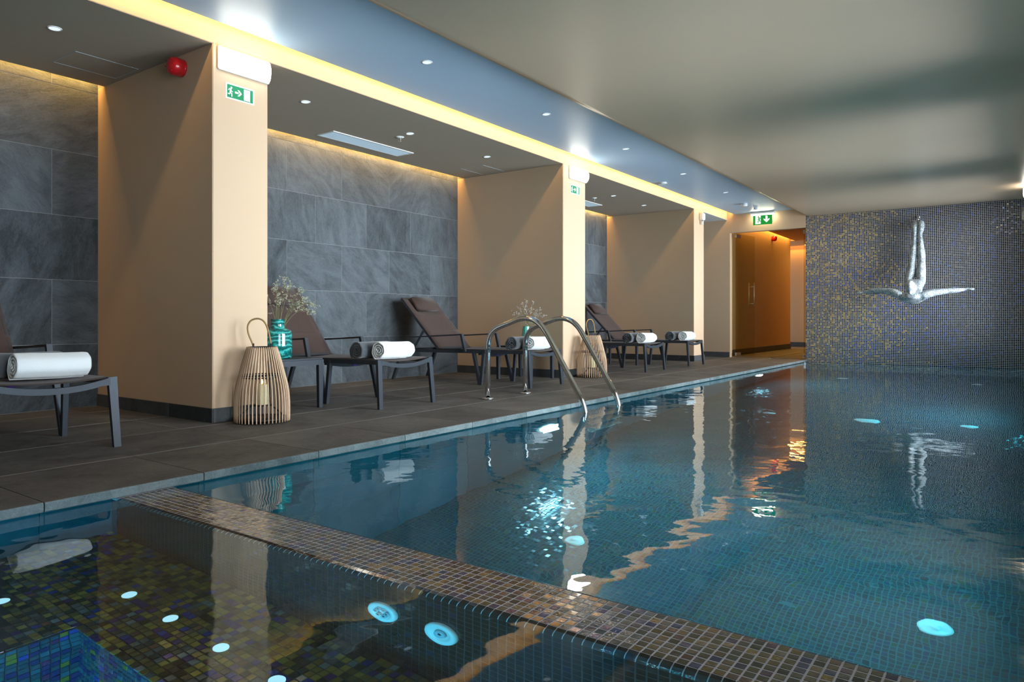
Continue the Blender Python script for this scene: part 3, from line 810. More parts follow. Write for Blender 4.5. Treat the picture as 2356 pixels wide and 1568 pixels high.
for i, cyy in enumerate(LY):
    yc = [1.505, 3.79, 5.755, 8.25, 9.59][i]
    o = put('rolled_towel', tw['w', i % 2], None, (-3.815+(-.09 if i == 0 else 0), yc+.01, .4115)); o.rotation_euler = (0, 0, R.uniform(-.06, .06))
    props(o, 'white rolled towel ' + where[i], 'towel', 'rolled towels on the loungers')
    o = put('rolled_towel', tw['g', i % 2], None, (-3.985+(-.09 if i == 0 else 0), yc-.045, .411)); o.rotation_euler = (0, 0, R.uniform(-.05, .05))
    props(o, 'dark grey rolled towel ' + where[i], 'towel', 'rolled towels on the loungers')

# ------------------------------------------------------------------ side tables
def side_table(x, y, label, s_=.46):
    t = empty('side_table', (x, y, 0)); props(t, label, 'table', 'anthracite side tables between the loungers')
    A = M['anthracite']
    if 'ttop' not in LM:
        LM['ttop'] = MB().cbox((0, 0, .3575), (s_-.01, s_-.01, .012), .002).mesh('table_top', A)
        LM['tap'] = [MB().bar((-s_/2, y_, .332), (s_/2, y_, .332), .02, .038).mesh('apron', A) for y_ in (-s_/2+.012, s_/2-.012)] + \
                    [MB().bar((x_, -s_/2, .332), (x_, s_/2, .332), .02, .038).mesh('apron', A) for x_ in (-s_/2+.012, s_/2-.012)]
        LM['tleg'] = MB().bar((0, 0, .35), (0, 0, 0), .045, .032, (1, 0, 0), .032, .026).mesh('leg', A)
    put('table_top', LM['ttop'], t)
    for me in LM['tap']: put('apron', me, t)
    for a in (-1, 1):
        for b in (-1, 1): put('leg', LM['tleg'], t, (a*(s_/2-.017), b*(s_/2-.022), 0))
    return t
side_table(-4.375, 3.18, 'anthracite side table behind the large lantern, carrying the teal vase')
side_table(-4.37, 6.35, 'anthracite side table behind the ladder rails, carrying the turquoise tapered vase')
side_table(-4.60, 8.95, 'anthracite side table between the two farthest loungers')

# ------------------------------------------------------------------ vases and dry flowers
v = MB().lathe([(0, .003), (.085, 0), (.097, .008), (.1, .03), (.1, .175), (.096, .195), (.080, .209), (.055, .216), (.049, .222), (.047, .232), (.048, .278), (.050, .281), (.047, .283), (.042, .280), (.041, .225), (.03, .21)], 40).obj('vase', M['swirl'], None, loc=(-4.335, 3.15, .3638))
props(v, 'teal swirled glass bottle vase on the side table behind the large lantern', 'vase')
v = MB().lathe([(0, .003), (.050, 0), (.054, .006), (.050, .07), (.034, .205), (.035, .208), (.032, .209), (.029, .205), (.030, .12)], 10, smooth=False).obj('vase', M['turq'], None, loc=(-4.36, 6.35, .3638))
props(v, 'small turquoise tapered vase standing behind the ladder rails', 'vase')

def dry_bunch(name, base, specs, fm, label, seed, size=.006):
    rr = random.Random(seed); t = empty(name, base); props(t, label, 'dried flowers')
    st = MB(); fl = MB()
    def floret(p):
        for k in range(3):
            d = Vector((rr.gauss(0, 1), rr.gauss(0, 1), rr.gauss(0, 1)+.3)).normalized(); u, w = frame(d)
            q = Vector(p) + d*size*.4; s_ = size*rr.uniform(.5, 1)
            fl.add([q - u*s_*.5, q + w*s_*.35 + d*s_*.2, q + u*s_*.5 + d*s_, q - w*s_*.35 + d*s_*.2], [(0, 1, 2, 3)])
    for tip, bend, nb in specs:
        tip = Vector(tip); mid = tip*.5 + Vector(bend); pts = []
        root = Vector((rr.uniform(-.02, .02), rr.uniform(-.02, .02), -.16))
        for k in range(13):
            u = k/12; pts.append(root*(1-u)**2 + (mid*1.0)*2*u*(1-u) + tip*u*u)
        st.tube(pts, .0016, 5, radii=[.0019*(1-.6*k/12) for k in range(13)])
        for k in range(nb):
            i = rr.randint(6, 12); p = pts[i]; d = (pts[min(i+1, 12)]-pts[i-1]).normalized()
            e = p + (d + Vector((rr.gauss(0, .6), rr.gauss(0, .6), rr.gauss(0, .5)))).normalized()*rr.uniform(.02, .06)
            st.tube([p, (p+e)/2 + Vector((0, 0, .004)), e], .0008, 4)
            for m in range(rr.randint(3, 6)):
                w = rr.uniform(.35, 1.0); floret(p.lerp(e, w) + Vector((rr.gauss(0, .004), rr.gauss(0, .004), rr.gauss(0, .004))))
    o = st.obj('stems', M['stem'], t); o['kind'] = 'stuff'
    o = fl.obj('florets', fm, t); o['kind'] = 'stuff'; o['label'] = 'tiny pale dry blossoms'
# in-plane directions: w = across the view, up = z
CW = Vector((.8129, .5824, 0)); 
def wv(a, z, d=0): return tuple(CW*a + Vector((-.5824, .8129, 0))*d + Vector((0, 0, z)))
dry_bunch('dried_flowers', (-4.335, 3.15, .6448), [(wv(.05, .29), wv(.01, .04), 15), (wv(-.02, .22, .04), wv(.0, .03), 13), (wv(.10, .24, -.03), wv(.01, .06), 13), (wv(.17, .20), wv(.01, .07), 14), (wv(-.07, .15), wv(.0, .02), 9),
    (wv(.26, .10, -.02), wv(.0, .13), 22), (wv(.24, .05, .03), wv(.01, .12), 20), (wv(.20, .14), wv(.0, .10), 16), (wv(.03, .19, -.05), wv(0, .03), 12), (wv(.0, .26, -.03), wv(0, .03), 12), (wv(.13, .11, .06), wv(0, .08), 12)],
    M['floret'], 'pale dried flower sprays leaning out of the teal bottle vase', 5, .0075)
dry_bunch('dried_flowers', (-4.36, 6.35, .571), [(wv(.0, .25), wv(0, .02), 14), (wv(-.08, .19, .03), wv(0, .03), 13), (wv(.07, .24, -.04), wv(0, .03), 14), (wv(.15, .18), wv(0, .05), 13), (wv(-.12, .13), wv(0, .04), 10),
    (wv(.11, .12, .05), wv(0, .04), 12), (wv(.18, .12, -.02), wv(0, .06), 12), (wv(-.03, .22, -.05), wv(0, .02), 12), (wv(.05, .05, -.06), wv(0, .04), 8)],
    M['floret2'], 'fine pinkish dried flowers standing in the turquoise tapered vase', 8, .0075)

# ------------------------------------------------------------------ rattan lanterns with candles
LP = [(.1655, .004), (.1665, .05), (.1665, .105), (.163, .175), (.154, .235), (.140, .285), (.117, .378), (.089, .470)]
def lantern(x, y, rz, label, group):
    t = empty('lantern', (x, y, 0), rz); props(t, label, 'lantern', group)
    if 'slat' not in LM:
        path = []
        for k in range(22):
            z = .004 + .466*k/21
            for (r0, z0), (r1, z1) in zip(LP, LP[1:]):
                if z0 <= z <= z1+1e-6: r = r0 + (r1-r0)*(z-z0)/(z1-z0)
            path.append((r, 0, z))
        for _ in range(2): path = [path[0]] + [tuple((Vector(a)+Vector(b)*2+Vector(c))/4) for a, b, c in zip(path, path[1:], path[2:])] + [path[-1]]
        LM['slat'] = MB().tube(path, .0044, 6).mesh('slat', M['bamboo'])
        def ring(r, z, s_=.004): return MB().tube([(r*math.cos(2*PI*k/48), r*math.sin(2*PI*k/48), z) for k in range(49)], s_, 6, cap=False)
        LM['rings'] = [ring(.158, .022, .006).mesh('ring', M['black']), ring(.133, .280, .005).mesh('ring', M['black']), ring(.133, .292, .004).mesh('ring', M['black']), ring(.080, .468, .005).mesh('ring', M['black'])]
        LM['plate'] = MB().lathe([(.0, .020), (.155, .020), (.155, .026), (0, .026)], 40).mesh('base_plate', M['black'])
        LM['shelf'] = MB().lathe([(.0, .100), (.062, .100), (.062, .106), (0, .106)], 32).bar((-.155, 0, .024), (-.06, 0, .102), .01, .006).bar((.155, 0, .024), (.06, 0, .102), .01, .006).mesh('candle_tray', M['black'])
        LM['glass'] = MB().lathe([(.072, .100), (.072, .29)], 36).mesh('glass_cylinder', M['chimney'])
        hp = [(-.055, 0, .468), (-.060, 0, .49), (-.088, 0, .555), (-.094, 0, .60), (-.075, 0, .636), (-.035, 0, .652), (.005, 0, .642), (.030, 0, .605), (.046, 0, .545), (.055, 0, .49), (.055, 0, .468)]
        LM['handle'] = MB().tube(rounded(hp, .03, 3), .0058, 8).mesh('handle', M['leather'])
        LM['eye'] = MB().tube([(0, 0, .462), (0, 0, .492)], .006, 8).mesh('handle_eye', M['black'])
    for k in range(44): put('slat', LM['slat'], t, rot=(0, 0, 2*PI*k/44))
    for me in LM['rings']: put('ring', me, t)
    put('base_plate', LM['plate'], t); put('candle_tray', LM['shelf'], t); put('glass_cylinder', LM['glass'], t)
    h = put('handle', LM['handle'], t)
    put('handle_eye', LM['eye'], h, (-.055, 0, 0)); put('handle_eye', LM['eye'], h, (.055, 0, 0))
    return t
def candle(x, y, label):
    t = empty('candle', (x, y, .106)); props(t, label, 'candle')
    if 'wax' not in LM:
        LM['wax'] = MB().lathe([(0, 0), (.036, 0), (.0375, .004), (.0375, .125), (.034, .129), (.022, .122), (0, .120)], 28).mesh('wax', M['wax'])
        LM['wick'] = MB().tube([(0, 0, .118), (.001, 0, .134)], .0012, 6).mesh('wick', M['wick'])
        LM['flame'] = MB().lathe([(0, .128), (.004, .132), (.0062, .140), (.0045, .152), (.0015, .164), (0, .168)], 12).mesh('flame', M['flame'])
    put('wax', LM['wax'], t); put('wick', LM['wick'], t); put('flame', LM['flame'], t)
G = 'rattan lanterns on the deck'
lantern(-3.886, 2.708, .6217, 'large pale rattan lantern with looped handle in front of the nearest pillar', G)
lantern(-3.893, 6.975, 1.35, 'far rattan lantern in front of the second pillar, seen past the ladder rail', G)
candle(-3.886, 2.708, 'lit cream pillar candle inside the nearest rattan lantern')
candle(-3.893, 6.975, 'lit cream pillar candle inside the far rattan lantern')

# ------------------------------------------------------------------ pool ladder
lad = empty('pool_ladder', (-3.48, 4.79, 0)); props(lad, 'polished steel pool ladder with two arched grab rails at the pool edge', 'pool ladder')
path = rounded([(0, 0, 0), (0, 0, .548), (.462, 0, .70), (.905, 0, 0), (.905, 0, -1.1)], [.13, .20, .10], 12)
rail_me = MB().tube(path, .0215, 20).mesh('grab_rail', M['steel'])
fl_me = MB().lathe([(0, .001), (.050, .001), (.050, .008), (.046, .014), (.026, .018), (.0225, .018)], 32).mesh('base_flange', M['steel'])
for y in (4.523, 5.055):
    r_ = put('grab_rail', rail_me, lad, (0, y-4.79, 0)); put('base_flange', fl_me, r_)
for z in (-.30, -.57, -.84):
    put('tread', MB().cbox((.905, 0, z), (.075, .50, .028), .006).mesh('tread', M['brushed']), lad)

# ------------------------------------------------------------------ lights and fittings on pillars
def em_light(loc, rz, label, group='emergency lights on walls'):
    t = empty('emergency_light', loc, rz); props(t, label, 'lamp', group)
    if 'emb' not in LM:
        L, H_ = .372, .150
        LM['emb'] = MB().cbox((.010, 0, 0), (.020, L, H_), .006).mesh('base_plate', M['white'])
        vs = []; n = 10; ys = [-L/2+.006, -L/2+.02, L/2-.02, L/2-.006]
        m = MB(); pr = [(.018 + .046*math.sin(PI*k/n)**.45, -H_/2+.005 + (H_-.010)*k/n) for k in range(n+1)]
        for y, s_ in zip(ys, (.55, 1, 1, .55)):
            for x, z in pr: vs.append((.018+(x-.018)*s_, y, z))
        q = n+1
        fs = [(i*q+k, (i+1)*q+k, (i+1)*q+k+1, i*q+k+1) for i in range(3) for k in range(n)] + [tuple(range(q)), tuple(reversed(range(3*q, 4*q)))]
        LM['emd'] = m.add(vs, fs, True).mesh('diffuser', M['lamp_white'])
    put('base_plate', LM['emb'], t); put('diffuser', LM['emd'], t); return t
em_light((XF, 2.702, 2.287), 0, 'bright white emergency light on the nearest pillar above the green sign')
em_light((XF, 6.967, 2.297), 0, 'bright white emergency light on the second pillar above the green sign')
em_light((XR, 10.86, 2.235), PI, 'bright white lamp just showing at the right picture edge under the ceiling', None)

def stroke(pts, w):
    """outline polygon list (capsule chain) for a thick line, as separate quads plus round joints"""
    polys = []
    for (x0, y0), (x1, y1) in zip(pts, pts[1:]):
        L = math.hypot(x1-x0, y1-y0); nx, ny = -(y1-y0)/L*w/2, (x1-x0)/L*w/2
        polys.append([(x0+nx, y0+ny), (x0-nx, y0-ny), (x1-nx, y1-ny), (x1+nx, y1+ny)])
    for x, y in pts: polys.append([(x+w/2*math.cos(2*PI*k/14), y+w/2*math.sin(2*PI*k/14)) for k in range(14)])
    return polys
def runner(flip=1):
    """running figure, unit = sign height; x from 0 to about .55, y up from 0 to 1"""
    P = []
    P += [[(.335+.082*math.cos(2*PI*k/20), .80+.082*math.sin(2*PI*k/20)) for k in range(20)]]
    P += stroke([(.275, .665), (.235, .43)], .135)
    P += stroke([(.275, .685), (.155, .69), (.095, .59)], .07)
    P += stroke([(.30, .65), (.345, .52), (.44, .49)], .062)
    P += stroke([(.235, .42), (.375, .33), (.37, .13)], .088)
    P += stroke([(.23, .42), (.17, .27), (.045, .29)], .08)
    return P
def flat_face(polys, ox, oz, s_, d0, d1, fx=1):
    """polys (x,y) -> mesh standing in the local x/z plane, front towards -y"""
    mb = MB()
    T = Matrix(((fx, 0, 0, 0), (0, 0, -1, 0), (0, 1, 0, 0), (0, 0, 0, 1)))
    for i, p in enumerate(polys):
        q = [(ox + x*s_, oz + y*s_) for x, y in p]
        mb.prism(q, d1-d0+i*1e-5, Matrix.Translation((0, -d0, 0)) @ T)
    return mb
def rect(x0, x1, y0, y1): return [(x0, y0), (x1, y0), (x1, y1), (x0, y1)]
def exit_sign(loc, rz, label):
    t = empty('exit_sign', loc, rz); props(t, label, 'sign', 'green exit signs on the pillars')
    flat_face([rect(-.103, .103, -.05, .05)], 0, 0, 1, 0, .002).obj('sign_plate', M['sign_white'], t)
    flat_face([rect(-.093, .093, -.041, .041)], 0, 0, 1, .002, .0026).obj('green_field', M['green'], t)
    flat_face([[(x, y) for x, y in p] for p in runner()], -.090, -.041, .080, .0026, .0032).obj('running_figure', M['sign_white'], t)
    ar = [rect(-.038, -.012, -.006, .006), [(-.018, .022), (-.006, .022), (.013, 0), (-.006, -.022), (-.018, -.022), (0, 0)]]
    flat_face(ar[:1] + [[(-.020, .020), (-.008, .020), (.012, 0), (-.003, 0)], [(-.003, 0), (.012, 0), (-.008, -.020), (-.020, -.020)]], 0, 0, 1, .0026, .0032).obj('arrow', M['sign_white'], t)
    flat_face([rect(.026, .066, -.036, .036)], 0, 0, 1, .0026, .0032).obj('door_symbol', M['sign_white'], t)
    flat_face([rect(.068, .071, -.038, .038)], 0, 0, 1, .0026, .0032).obj('door_edge', M['sign_white'], t)
exit_sign((XF, 2.679, 2.098), PI/2, 'green exit sign with running figure on the nearest pillar')
exit_sign((XF, 6.922, 2.115), PI/2, 'green exit sign with running figure on the second pillar')

# hanging lit exit sign above the glass door
t = empty('exit_light', (-3.452, YD-.09, 2.31)); props(t, 'lit green exit sign with down arrow under a white lamp above the glass door', 'sign')
MB().cbox((0, 0, .112), (.40, .07, .036), .008).obj('lamp_housing', M['white'], t)
MB().cbox((0, 0, .088), (.36, .055, .020), .006).obj('lamp_diffuser', emitter('exit_lamp_diffuser', (1.0, .93, .62), 45.0), t)
MB().cbox((0, 0, -.001), (.312, .006, .160), .001).obj('sign_panel', M['green_lit'], t)
pan = [rect(-.118, -.030, -.066, .078)]
flat_face(pan, 0, 0, 1, .003, .004).obj('door_symbol', M['white_lit'], t)
flat_face([[(-x, y) for x, y in p] for p in runner()], -.020, -.062, .14, .004, .0046).obj('running_figure', M['green_lit'], t)
flat_face([rect(.048, .082, -.01, .06), [(.018, .022), (.018, -.004), (.065, -.048), (.065, -.014)], [(.065, -.048), (.112, -.004), (.112, .022), (.065, -.014)]], 0, 0, 1, .003, .004).obj('arrow', M['white_lit'], t)

# small sensor on the third pillar
t = empty('wall_sensor', (XF, 10.80, 2.27)); props(t, 'small white sensor with a stub on the third pillar', 'sensor')
MB().cbox((.035, 0, 0), (.07, .10, .115), .014).obj('body', M['white'], t)
MB().tube([(.035, 0, -.06), (.035, 0, -.072)], .012, 12).obj('neck', M['black'], t); MB().tube([(.035, 0, -.07), (.035, 0, -.125)], .018, 14).obj('lens_stub', M['white'], t)

def alarm(loc, rz, label):
    t = empty('alarm', loc, rz); props(t, label, 'alarm', 'red fire alarms')
    Mx = Matrix.Rotation(PI/2, 3, 'X')
    MB().lathe([(0, 0), (.056, 0), (.056, .012), (.054, .014)], 32, M=Mx).obj('base', M['red'], t)
    MB().lathe([(.055, .012), (.058, .020), (.058, .062), (.054, .074), (.046, .084), (.030, .094), (.012, .099), (0, .100)], 32, M=Mx).obj('sounder', M['red'], t)
    for k in range(6):
        a = 2*PI*k/6; MB().cbox((.045*math.cos(a), -.082, .045*math.sin(a)), (.006, .018, .006), .001).obj('rib', M['red'], t)
alarm((-4.425, COLS[0][0], 2.278), 0, 'red fire alarm sounder on the side of the nearest pillar')
alarm((XC, 15.05, 2.33), PI/2, 'red fire alarm on the corridor wall behind the glass door')
t = empty('light_switch', (-4.02, 17.8, 1.36)); props(t, 'small switch plate on the corridor end wall', 'switch')
MB().cbox((0, -.005, 0), (.085, .010, .13), .002).obj('plate', M['white'], t); MB().cbox((0, -.012, -.02), (.05, .006, .05), .001).obj('rocker', M['black'], t)

# ------------------------------------------------------------------ ceiling fittings
def downlight(x, y, z, label, group):
    t = empty('downlight', (x, y, z)); props(t, label, 'downlight', group)
    if 'dlr' not in LM:
        LM['dlr'] = MB().lathe([(.030, .004), (.031, -.004), (.033, -.005), (.038, -.003), (.039, 0)], 32).mesh('trim_ring', M['white'])
        LM['dll'] = MB().lathe([(0, -.0015), (.0315, -.0015)], 28).mesh('lens', M['downlight'])
    put('trim_ring', LM['dlr'], t); put('lens', LM['dll'], t)
for i, y in enumerate((3.674, 5.213, 6.76, 8.33, 9.89)):
    downlight(-3.365, y, ZH, ['nearest downlight in the blue-grey ceiling strip', 'second downlight from the camera in the blue-grey ceiling strip', 'third downlight in the blue-grey strip, right of the second pillar lamp', 'fourth downlight in the blue-grey ceiling strip', 'farthest downlight in the blue-grey ceiling strip'][i], 'downlights in the high ceiling strip')
for x, y, lb in ((-4.633, 1.818, 'downlight in the niche ceiling at the left edge'), (-4.58, 3.585, 'downlight beside the nearest pillar in the second niche ceiling'), (-4.574, 4.76, 'downlight next to the sprinkler in the second niche ceiling'),
                 (-4.56, 5.908, 'downlight nearest the second pillar in its niche ceiling'), (-4.566, 8.789, 'downlight beside the sprinkler in the far niche ceiling'), (-4.574, 9.789, 'downlight nearest the third pillar in the far niche ceiling')):
    downlight(x, y, ZS, lb, 'downlights in the niche ceilings')
def grille(y0, y1, label):
    t = empty('air_grille', (-5.185, (y0+y1)/2, ZS)); props(t, label, 'air grille', 'long air grilles in the niche ceilings')
    L = y1-y0; W = .236; f = MB(); b = .018
    for s_ in (-1, 1):
        f.box(s_*(W/2-b/2)-b/2, s_*(W/2-b/2)+b/2, -L/2, L/2, -.008, -.0005); f.box(-W/2+b, W/2-b, s_*(L/2-b/2)-b/2, s_*(L/2-b/2)+b/2, -.008, -.0005)
    f.obj('frame', M['white'], t); MB().box(-W/2+b, W/2-b, -L/2+b, L/2-b, -.0022, -.0008).obj('backing', M['grille'], t)
    s = MB(); n = 16
    for k in range(n):
        x = -W/2+b+.006 + (W-2*b-.012)*k/(n-1); s.bar((x, -L/2+b, -.005), (x, L/2-b, -.005), .0015, .006, (.5, 0, 1))
    o = s.obj('louvres', M['grille'], t); o['kind'] = 'stuff'
grille(4.28, 5.33, 'long white framed air grille in the ceiling of the second niche')
grille(8.36, 9.40, 'long white framed air grille in the ceiling of the far niche')
def hatch(x, y, label):
    t = empty('access_hatch', (x, y, ZS)); props(t, label, 'hatch', 'flush ceiling hatches')
    W = .32; H_ = .40; f = MB(); b = .0035
    for s_ in (-1, 1): f.box(s_*W/2-b/2, s_*W/2+b/2, -H_/2, H_/2, -.002, -.0002); f.box(-W/2, W/2, s_*H_/2-b/2, s_*H_/2+b/2, -.0012, -.0002)
    f.obj('edge_frame', M['grille'], t); MB().box(-W/2+b, W/2-b, -H_/2+b, H_/2-b, -.001, -.0002).obj('cover', M['taupe'], t)
hatch(-5.08, 2.25, 'flush access hatch in the left niche ceiling by the nearest pillar')
hatch(-5.00, 6.40, 'flush access hatch in the second niche ceiling by the second pillar')
def sprinkler(x, y, z, label):
    t = empty('sprinkler', (x, y, z)); props(t, label, 'sprinkler', 'ceiling sprinklers')
    MB().lathe([(.012, -.010), (.020, -.010), (.038, -.003), (.040, 0)], 24).obj('rosette', M['white'], t)
    m = MB().tube([(0, 0, 0), (0, 0, -.018)], .008, 10); m.tube([(-.008, 0, -.016), (-.009, 0, -.030), (0, 0, -.040)], .002, 6); m.tube([(.008, 0, -.016), (.009, 0, -.030), (0, 0, -.040)], .002, 6)
    m.obj('body', M['steel'], t); MB().lathe([(0, -.040), (.014, -.040), (.014, -.042), (0, -.042)], 16).obj('deflector', M['steel'], t)
sprinkler(-4.738, 4.796, ZS, 'small sprinkler head beside the air grille in the second niche ceiling')
sprinkler(-4.867, 8.788, ZS, 'small sprinkler head in the far niche ceiling')
def detector(x, y, label, r=.052, h=.042, m='white'):
    t = empty('smoke_detector', (x, y, ZH)); props(t, label, 'detector', 'ceiling detectors')
    MB().lathe([(r*.92, 0), (r*.92, -.010), (r, -.012), (r, -h*.75), (r*.85, -h), (0, -h-.002)], 28).obj('body', M[m], t)
    MB().lathe([(r*.93, -.0105), (r*1.003, -.018), (r*1.003, -.022)], 28).obj('vent_ring', M['grille'], t)
detector(-3.452, 11.01, 'white smoke detector on the high ceiling before the lit exit sign')
detector(-3.44, 11.56, 'very small detector close behind the white smoke detector', .03, .012)
detector(-3.798, 8.712, 'flat ring shaped detector beside the warm light slot', .058, .020)

# ------------------------------------------------------------------ glass door leaves
def leaf(name, hx, hy, ang, w, sgn, label, handle):
    t = empty(name, (hx, hy, 0), ang); props(t, label, 'glass door', kind='structure')
    MB().box(0, w, -.005, .005, .012, ZO-.012).obj('pane', M['doorglass'], t)
    for z in (.05, ZO-.05): MB().cbox((.075, 0, z), (.15, .026, .052), .003).obj('clamp', M['brushed'], t)
    if handle:
        h = MB()
        for s_ in (-1, 1):
            y = s_*.05; h.tube([(w-.10, y, .86), (w-.10, y, 1.30)], .011, 14)
        for z in (.93, 1.23): h.tube([(w-.10, -.05, z), (w-.10, .05, z)], .008, 10)
        h.obj('handle', M['brushed'], t)
leaf('door_1', -3.955, YD+.075, math.radians(77), .62, 1, 'tinted glass door leaf with steel bar handles standing open on the left', True)
leaf('door_2', -2.835, YD+.075, math.radians(100), .62, 1, 'tinted glass door leaf standing open at the right by the mosaic wall', False)

# ------------------------------------------------------------------ pool fittings under water
def pool_light(y, label):
    t = empty('pool_light', (XP-.040, y, -.70)); props(t, label, 'pool light', 'round lights in the pool wall')
    Mx = Matrix.Rotation(PI/2, 3, 'Y')
    MB().lathe([(.112, 0), (.14, 0), (.14, .008), (.128, .018), (.112, .016)], 40, M=Mx).obj('rim', M['white'], t)
    MB().lathe([(0, .014), (.06, .013), (.112, .010)], 36, M=Mx).obj('lens', M['poollens'], t)
pool_light(4.365, 'bright round pool light in the wall below the ladder')
pool_light(9.529, 'bright round pool light in the wall near the far end')
M['led'] = emitter('bench_light_lens', (.42, .85, 1.0), 1.0)
def inlet(x, y, z, r, label, group, lit=False):
    t = empty('bench_light' if lit else 'inlet', (x, y, z)); props(t, label, 'light' if lit else 'inlet', group)
    MB().lathe([(0, .010), (r*.35, .010), (r*.40, .006), (r*.8, .008), (r, .003), (r*1.0, 0)], 28).obj('cover', M['led' if lit else 'white'], t)
    MB().lathe([(0, .013), (r*.30, .012), (r*.33, .009)], 20).obj('cap', M['led' if lit else 'white'], t)
gp = 'round white inlets in the pool floor'
inlet(-1.93, 3.28, ZF, .061, 'round white floor inlet under the bright sparkling reflection', gp)
inlet(-.28, 3.36, ZF, .066, 'large looking round floor inlet near the ledge at lower right', gp)
inlet(-1.11, 7.0, ZF, .11, 'wide round floor drain in the middle of the pool', gp)
inlet(-1.95, 6.98, ZF, .065, 'round floor inlet beside the reflection of the pillars', gp)
inlet(-.33, 7.09, ZF, .07, 'round floor inlet left of the reflected diver', gp)
inlet(-1.98, 10.66, ZF, .07, 'far round floor inlet near the mosaic wall, left one', gp)
inlet(-.40, 10.68, ZF, .07, 'far round floor inlet near the mosaic wall, right one', gp)
gs = 'small round lights on the spa bench'
for x, lb in ((-2.205, 'small white bench light nearest the deck in the ledge row'), (-1.965, 'second small white bench light from the deck'), (-1.718, 'third small white bench light, above the footwell corner'), (-1.475, 'small white bench light cut by the bottom picture edge')):
    inlet(x, 1.07, ZB+.003, .021, lb, gs, True)
inlet(-2.44, .815, ZB+.003, .021, 'small white bench light at the left picture edge', gs, True)
def jet(x, z, label, holes):
    t = empty('spa_jet', (x, YL0-RB-.003, z)); props(t, label, 'spa jet', 'spa jets in the ledge')
    Mx = Matrix.Rotation(PI/2, 3, 'X'); r = .052
    MB().lathe([(0, .004), (r*.55, .004), (r*.62, .010), (r*.90, .013), (r, .006), (r, 0)], 36, M=Mx).obj('face_plate', M['white'], t)
    if holes:
        for k in range(6):
            a = 2*PI*k/6; MB().lathe([(.004, .012), (.0085, .012), (.0085, .003), (.004, .003)], 14, c=(.020*math.cos(a), 0, .020*math.sin(a)), M=Mx).obj('nozzle', M['grille'], t)
    else: MB().lathe([(.006, .010), (.016, .014), (.020, .006), (.006, .004)], 18, M=Mx).obj('nozzle', M['grille'], t)
jet(-1.343, -.238, 'round white spa jet with a ring of small holes', True)
jet(-1.141, -.237, 'round white spa jet with a single swivel nozzle', False)

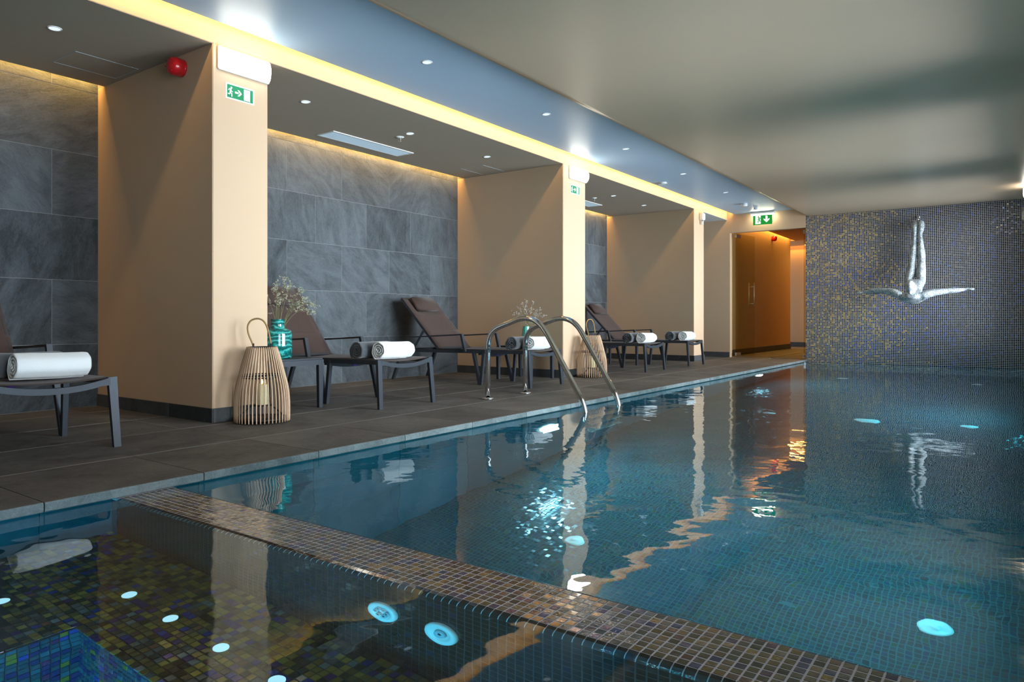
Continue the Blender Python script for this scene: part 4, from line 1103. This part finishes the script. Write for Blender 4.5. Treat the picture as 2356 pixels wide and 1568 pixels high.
# ------------------------------------------------------------------ diver sculpture
def diver():
    # joints: (x, distance from the wall, z), radius; x across the mosaic wall
    J = {}
    cx = -1.20
    def add(k, x, d, z, r, r2=None): J[k] = (Vector((x, YD-d, z)), r, r2 or r)
    add('pelvis', -1.222, .255, 1.165, .135, .115)
    add('waist', -1.222, .37, 1.040, .125, .105)
    add('chest', -1.222, .50, .925, .160, .120)
    add('upper', -1.222, .60, .900, .145, .100)
    add('neck', -1.220, .675, .975, .058)
    for s_, n, lx in ((-1, 'l', (-1.298, -1.276, -1.266, -1.256, -1.242, -1.237, -1.240, -1.240, -1.236)), (1, 'r', (-1.148, -1.152, -1.140, -1.146, -1.160, -1.163, -1.158, -1.157, -1.160))):
        add('hip'+n, lx[0], .215, 1.205, .100, .096)
        add('thigh'+n, lx[1], .185, 1.35, .074, .074)
        add('knee'+n, lx[2], .15, 1.495, .047)
        add('calf'+n, lx[3], .140, 1.605, .056)
        add('shin'+n, lx[4], .125, 1.80, .035)
        add('ankle'+n, lx[5], .115, 1.915, .025)
        add('heel'+n, lx[6], .135, 1.985, .054)
        add('ball'+n, lx[7], .085, 2.060, .054)
        add('toe'+n, lx[8], .055, 2.112, .030)
    for s_, n, ax in ((-1, 'l', ((-1.362, 1.000), (-1.47, 1.045), (-1.635, 1.076), (-1.72, 1.072), (-1.847, 1.058), (-1.880, 1.054))), (1, 'r', ((-1.082, .995), (-.985, 1.025), (-.825, 1.046), (-.74, 1.052), (-.607, 1.064), (-.572, 1.068)))):
        for k, d, r, r2, (x, z) in zip(('sh', 'up', 'elb', 'fore', 'wri', 'palm'), (.57, .54, .50, .48, .45, .44), (.082, .058, .044, .046, .026, .038), (.078, .058, .044, .046, .026, .022), ax): add(k+n, x, d, z, r, r2)
    E_ = [('pelvis', 'waist'), ('waist', 'chest'), ('chest', 'upper'), ('upper', 'neck')]
    for n in 'lr':
        E_ += [('pelvis', 'hip'+n), ('hip'+n, 'thigh'+n), ('thigh'+n, 'knee'+n), ('knee'+n, 'calf'+n), ('calf'+n, 'shin'+n), ('shin'+n, 'ankle'+n), ('ankle'+n, 'heel'+n), ('heel'+n, 'ball'+n), ('ball'+n, 'toe'+n)]
        E_ += [('upper', 'sh'+n), ('sh'+n, 'up'+n), ('up'+n, 'elb'+n), ('elb'+n, 'fore'+n), ('fore'+n, 'wri'+n), ('wri'+n, 'palm'+n)]
        s_ = -1 if n == 'l' else 1
        p = J['palm'+n][0]
        for f, (dy, dz, L) in enumerate(((.022, -.004, .070), (.008, .004, .080), (-.006, .002, .074), (-.019, -.006, .058))):
            a = 'f%d%s' % (f, n)
            J[a+'a'] = (p + Vector((s_*.010, dy, dz*.5)), .0125, .0125); J[a+'b'] = (p + Vector((s_*(.012+L*.5), dy*1.25, dz+.004)), .0115, .0115); J[a+'c'] = (p + Vector((s_*(.012+L), dy*1.35, dz-.004)), .0090, .0090)
            E_ += [('palm'+n, a+'a'), (a+'a', a+'b'), (a+'b', a+'c')]
        J['t'+n+'a'] = (p + Vector((-s_*.01, .030, .012)), .0095, .0095); J['t'+n+'b'] = (p + Vector((s_*.028, .048, .014)), .0075, .0075)
        E_ += [('palm'+n, 't'+n+'a'), ('t'+n+'a', 't'+n+'b')]
    names = list(J); me = bpy.data.meshes.new('diver_body')
    me.from_pydata([J[k][0] for k in names], [(names.index(a), names.index(b)) for a, b in E_], [])
    o = bpy.data.objects.new('tmp_diver', me); COL.objects.link(o)
    md = o.modifiers.new('skin', 'SKIN'); md.use_smooth_shade = True; md.branch_smoothing = .6
    sv = me.skin_vertices[0].data
    for i, k in enumerate(names): sv[i].radius = (J[k][1], J[k][2]); sv[i].use_root = (k == 'pelvis')
    ss = o.modifiers.new('sub', 'SUBSURF'); ss.levels = 2; ss.render_levels = 2
    dg = bpy.context.evaluated_depsgraph_get(); ev = o.evaluated_get(dg); out = bpy.data.meshes.new_from_object(ev, depsgraph=dg)
    bpy.data.objects.remove(o); out.materials.clear(); out.materials.append(M['sculpt']); out.name = 'diver_body'
    # head: crown up and out from the wall, face towards the water
    bm = bmesh.new(); bmesh.ops.create_uvsphere(bm, u_segments=32, v_segments=24, radius=1)
    for v in bm.verts:
        x, y, z = v.co       # local: z crown, y face
        w = 1.0 - .22*max(0, -z)**1.5                      # narrower jaw
        yy = y*.088*(1.0 - .15*max(0, -z)); xx = x*.061*w; zz = z*.116
        if y > .1:
            nose = math.exp(-((x/.16)**2)) * math.exp(-(((z+.18)/.26)**2)); yy += .024*nose*(1 if z < .15 else .3)
            for e in (-.36, .36): yy -= .012*math.exp(-(((x-e)/.17)**2) - (((z-.10)/.13)**2))      # eye sockets
            yy += .008*math.exp(-((x/.30)**2) - (((z+.52)/.07)**2)) - .006*math.exp(-((x/.30)**2) - (((z+.60)/.035)**2)) + .009*math.exp(-((x/.25)**2) - (((z+.86)/.14)**2))
            yy += .006*math.exp(-((abs(x)-.36)/.22)**2 - (((z-.26)/.07)**2))                   # brow
        if abs(x) > .86 and abs(z+.05) < .30 and y < .12: xx *= 1.20     # ears
        v.co = Vector((xx, yy, zz))
    fwd = Vector((-.10, -.70, -.70)).normalized(); up = Vector((-.06, -.45, .88)); up = (up - fwd*up.dot(fwd)).normalized(); rt = fwd.cross(up)
    T = Matrix((rt, fwd, up)).transposed().to_4x4(); c = Vector((-1.214, YD-.755, 1.088))
    base = MB()
    base.v = [tuple(v.co) for v in out.vertices]; base.f = [tuple(p.vertices) for p in out.polygons]; base.s = [True]*len(base.f)
    base.add([T @ v.co + c for v in bm.verts], [[v.index for v in f.verts] for f in bm.faces], True); bm.free()
    t = empty('diver_sculpture', (cx, YD, 1.6)); props(t, 'mottled silver sculpture of a diving figure with outstretched arms on the mosaic wall', 'sculpture')
    mb = MB(); mb.v = [tuple(Vector(p)-Vector((cx, YD, 1.6))) for p in base.v]; mb.f = base.f; mb.s = base.s
    mb.obj('body', M['sculpt'], t)
    b = MB().tube([(0, -.001, .575), (0, -.05, .52)], .012, 12); b.lathe([(0, 0), (.022, 0), (.022, .006), (.010, .012)], 16, c=(0, -.001, .575), M=Matrix.Rotation(PI/2, 3, 'X')); b.obj('wall_mount', M['steel'], t)
    for x, z in ((-.06, .0), (-.02, -.42)): MB().tube([(x, -.001, z), (x, -.16, z)], .012, 10).obj('wall_mount', M['steel'], t)
diver()
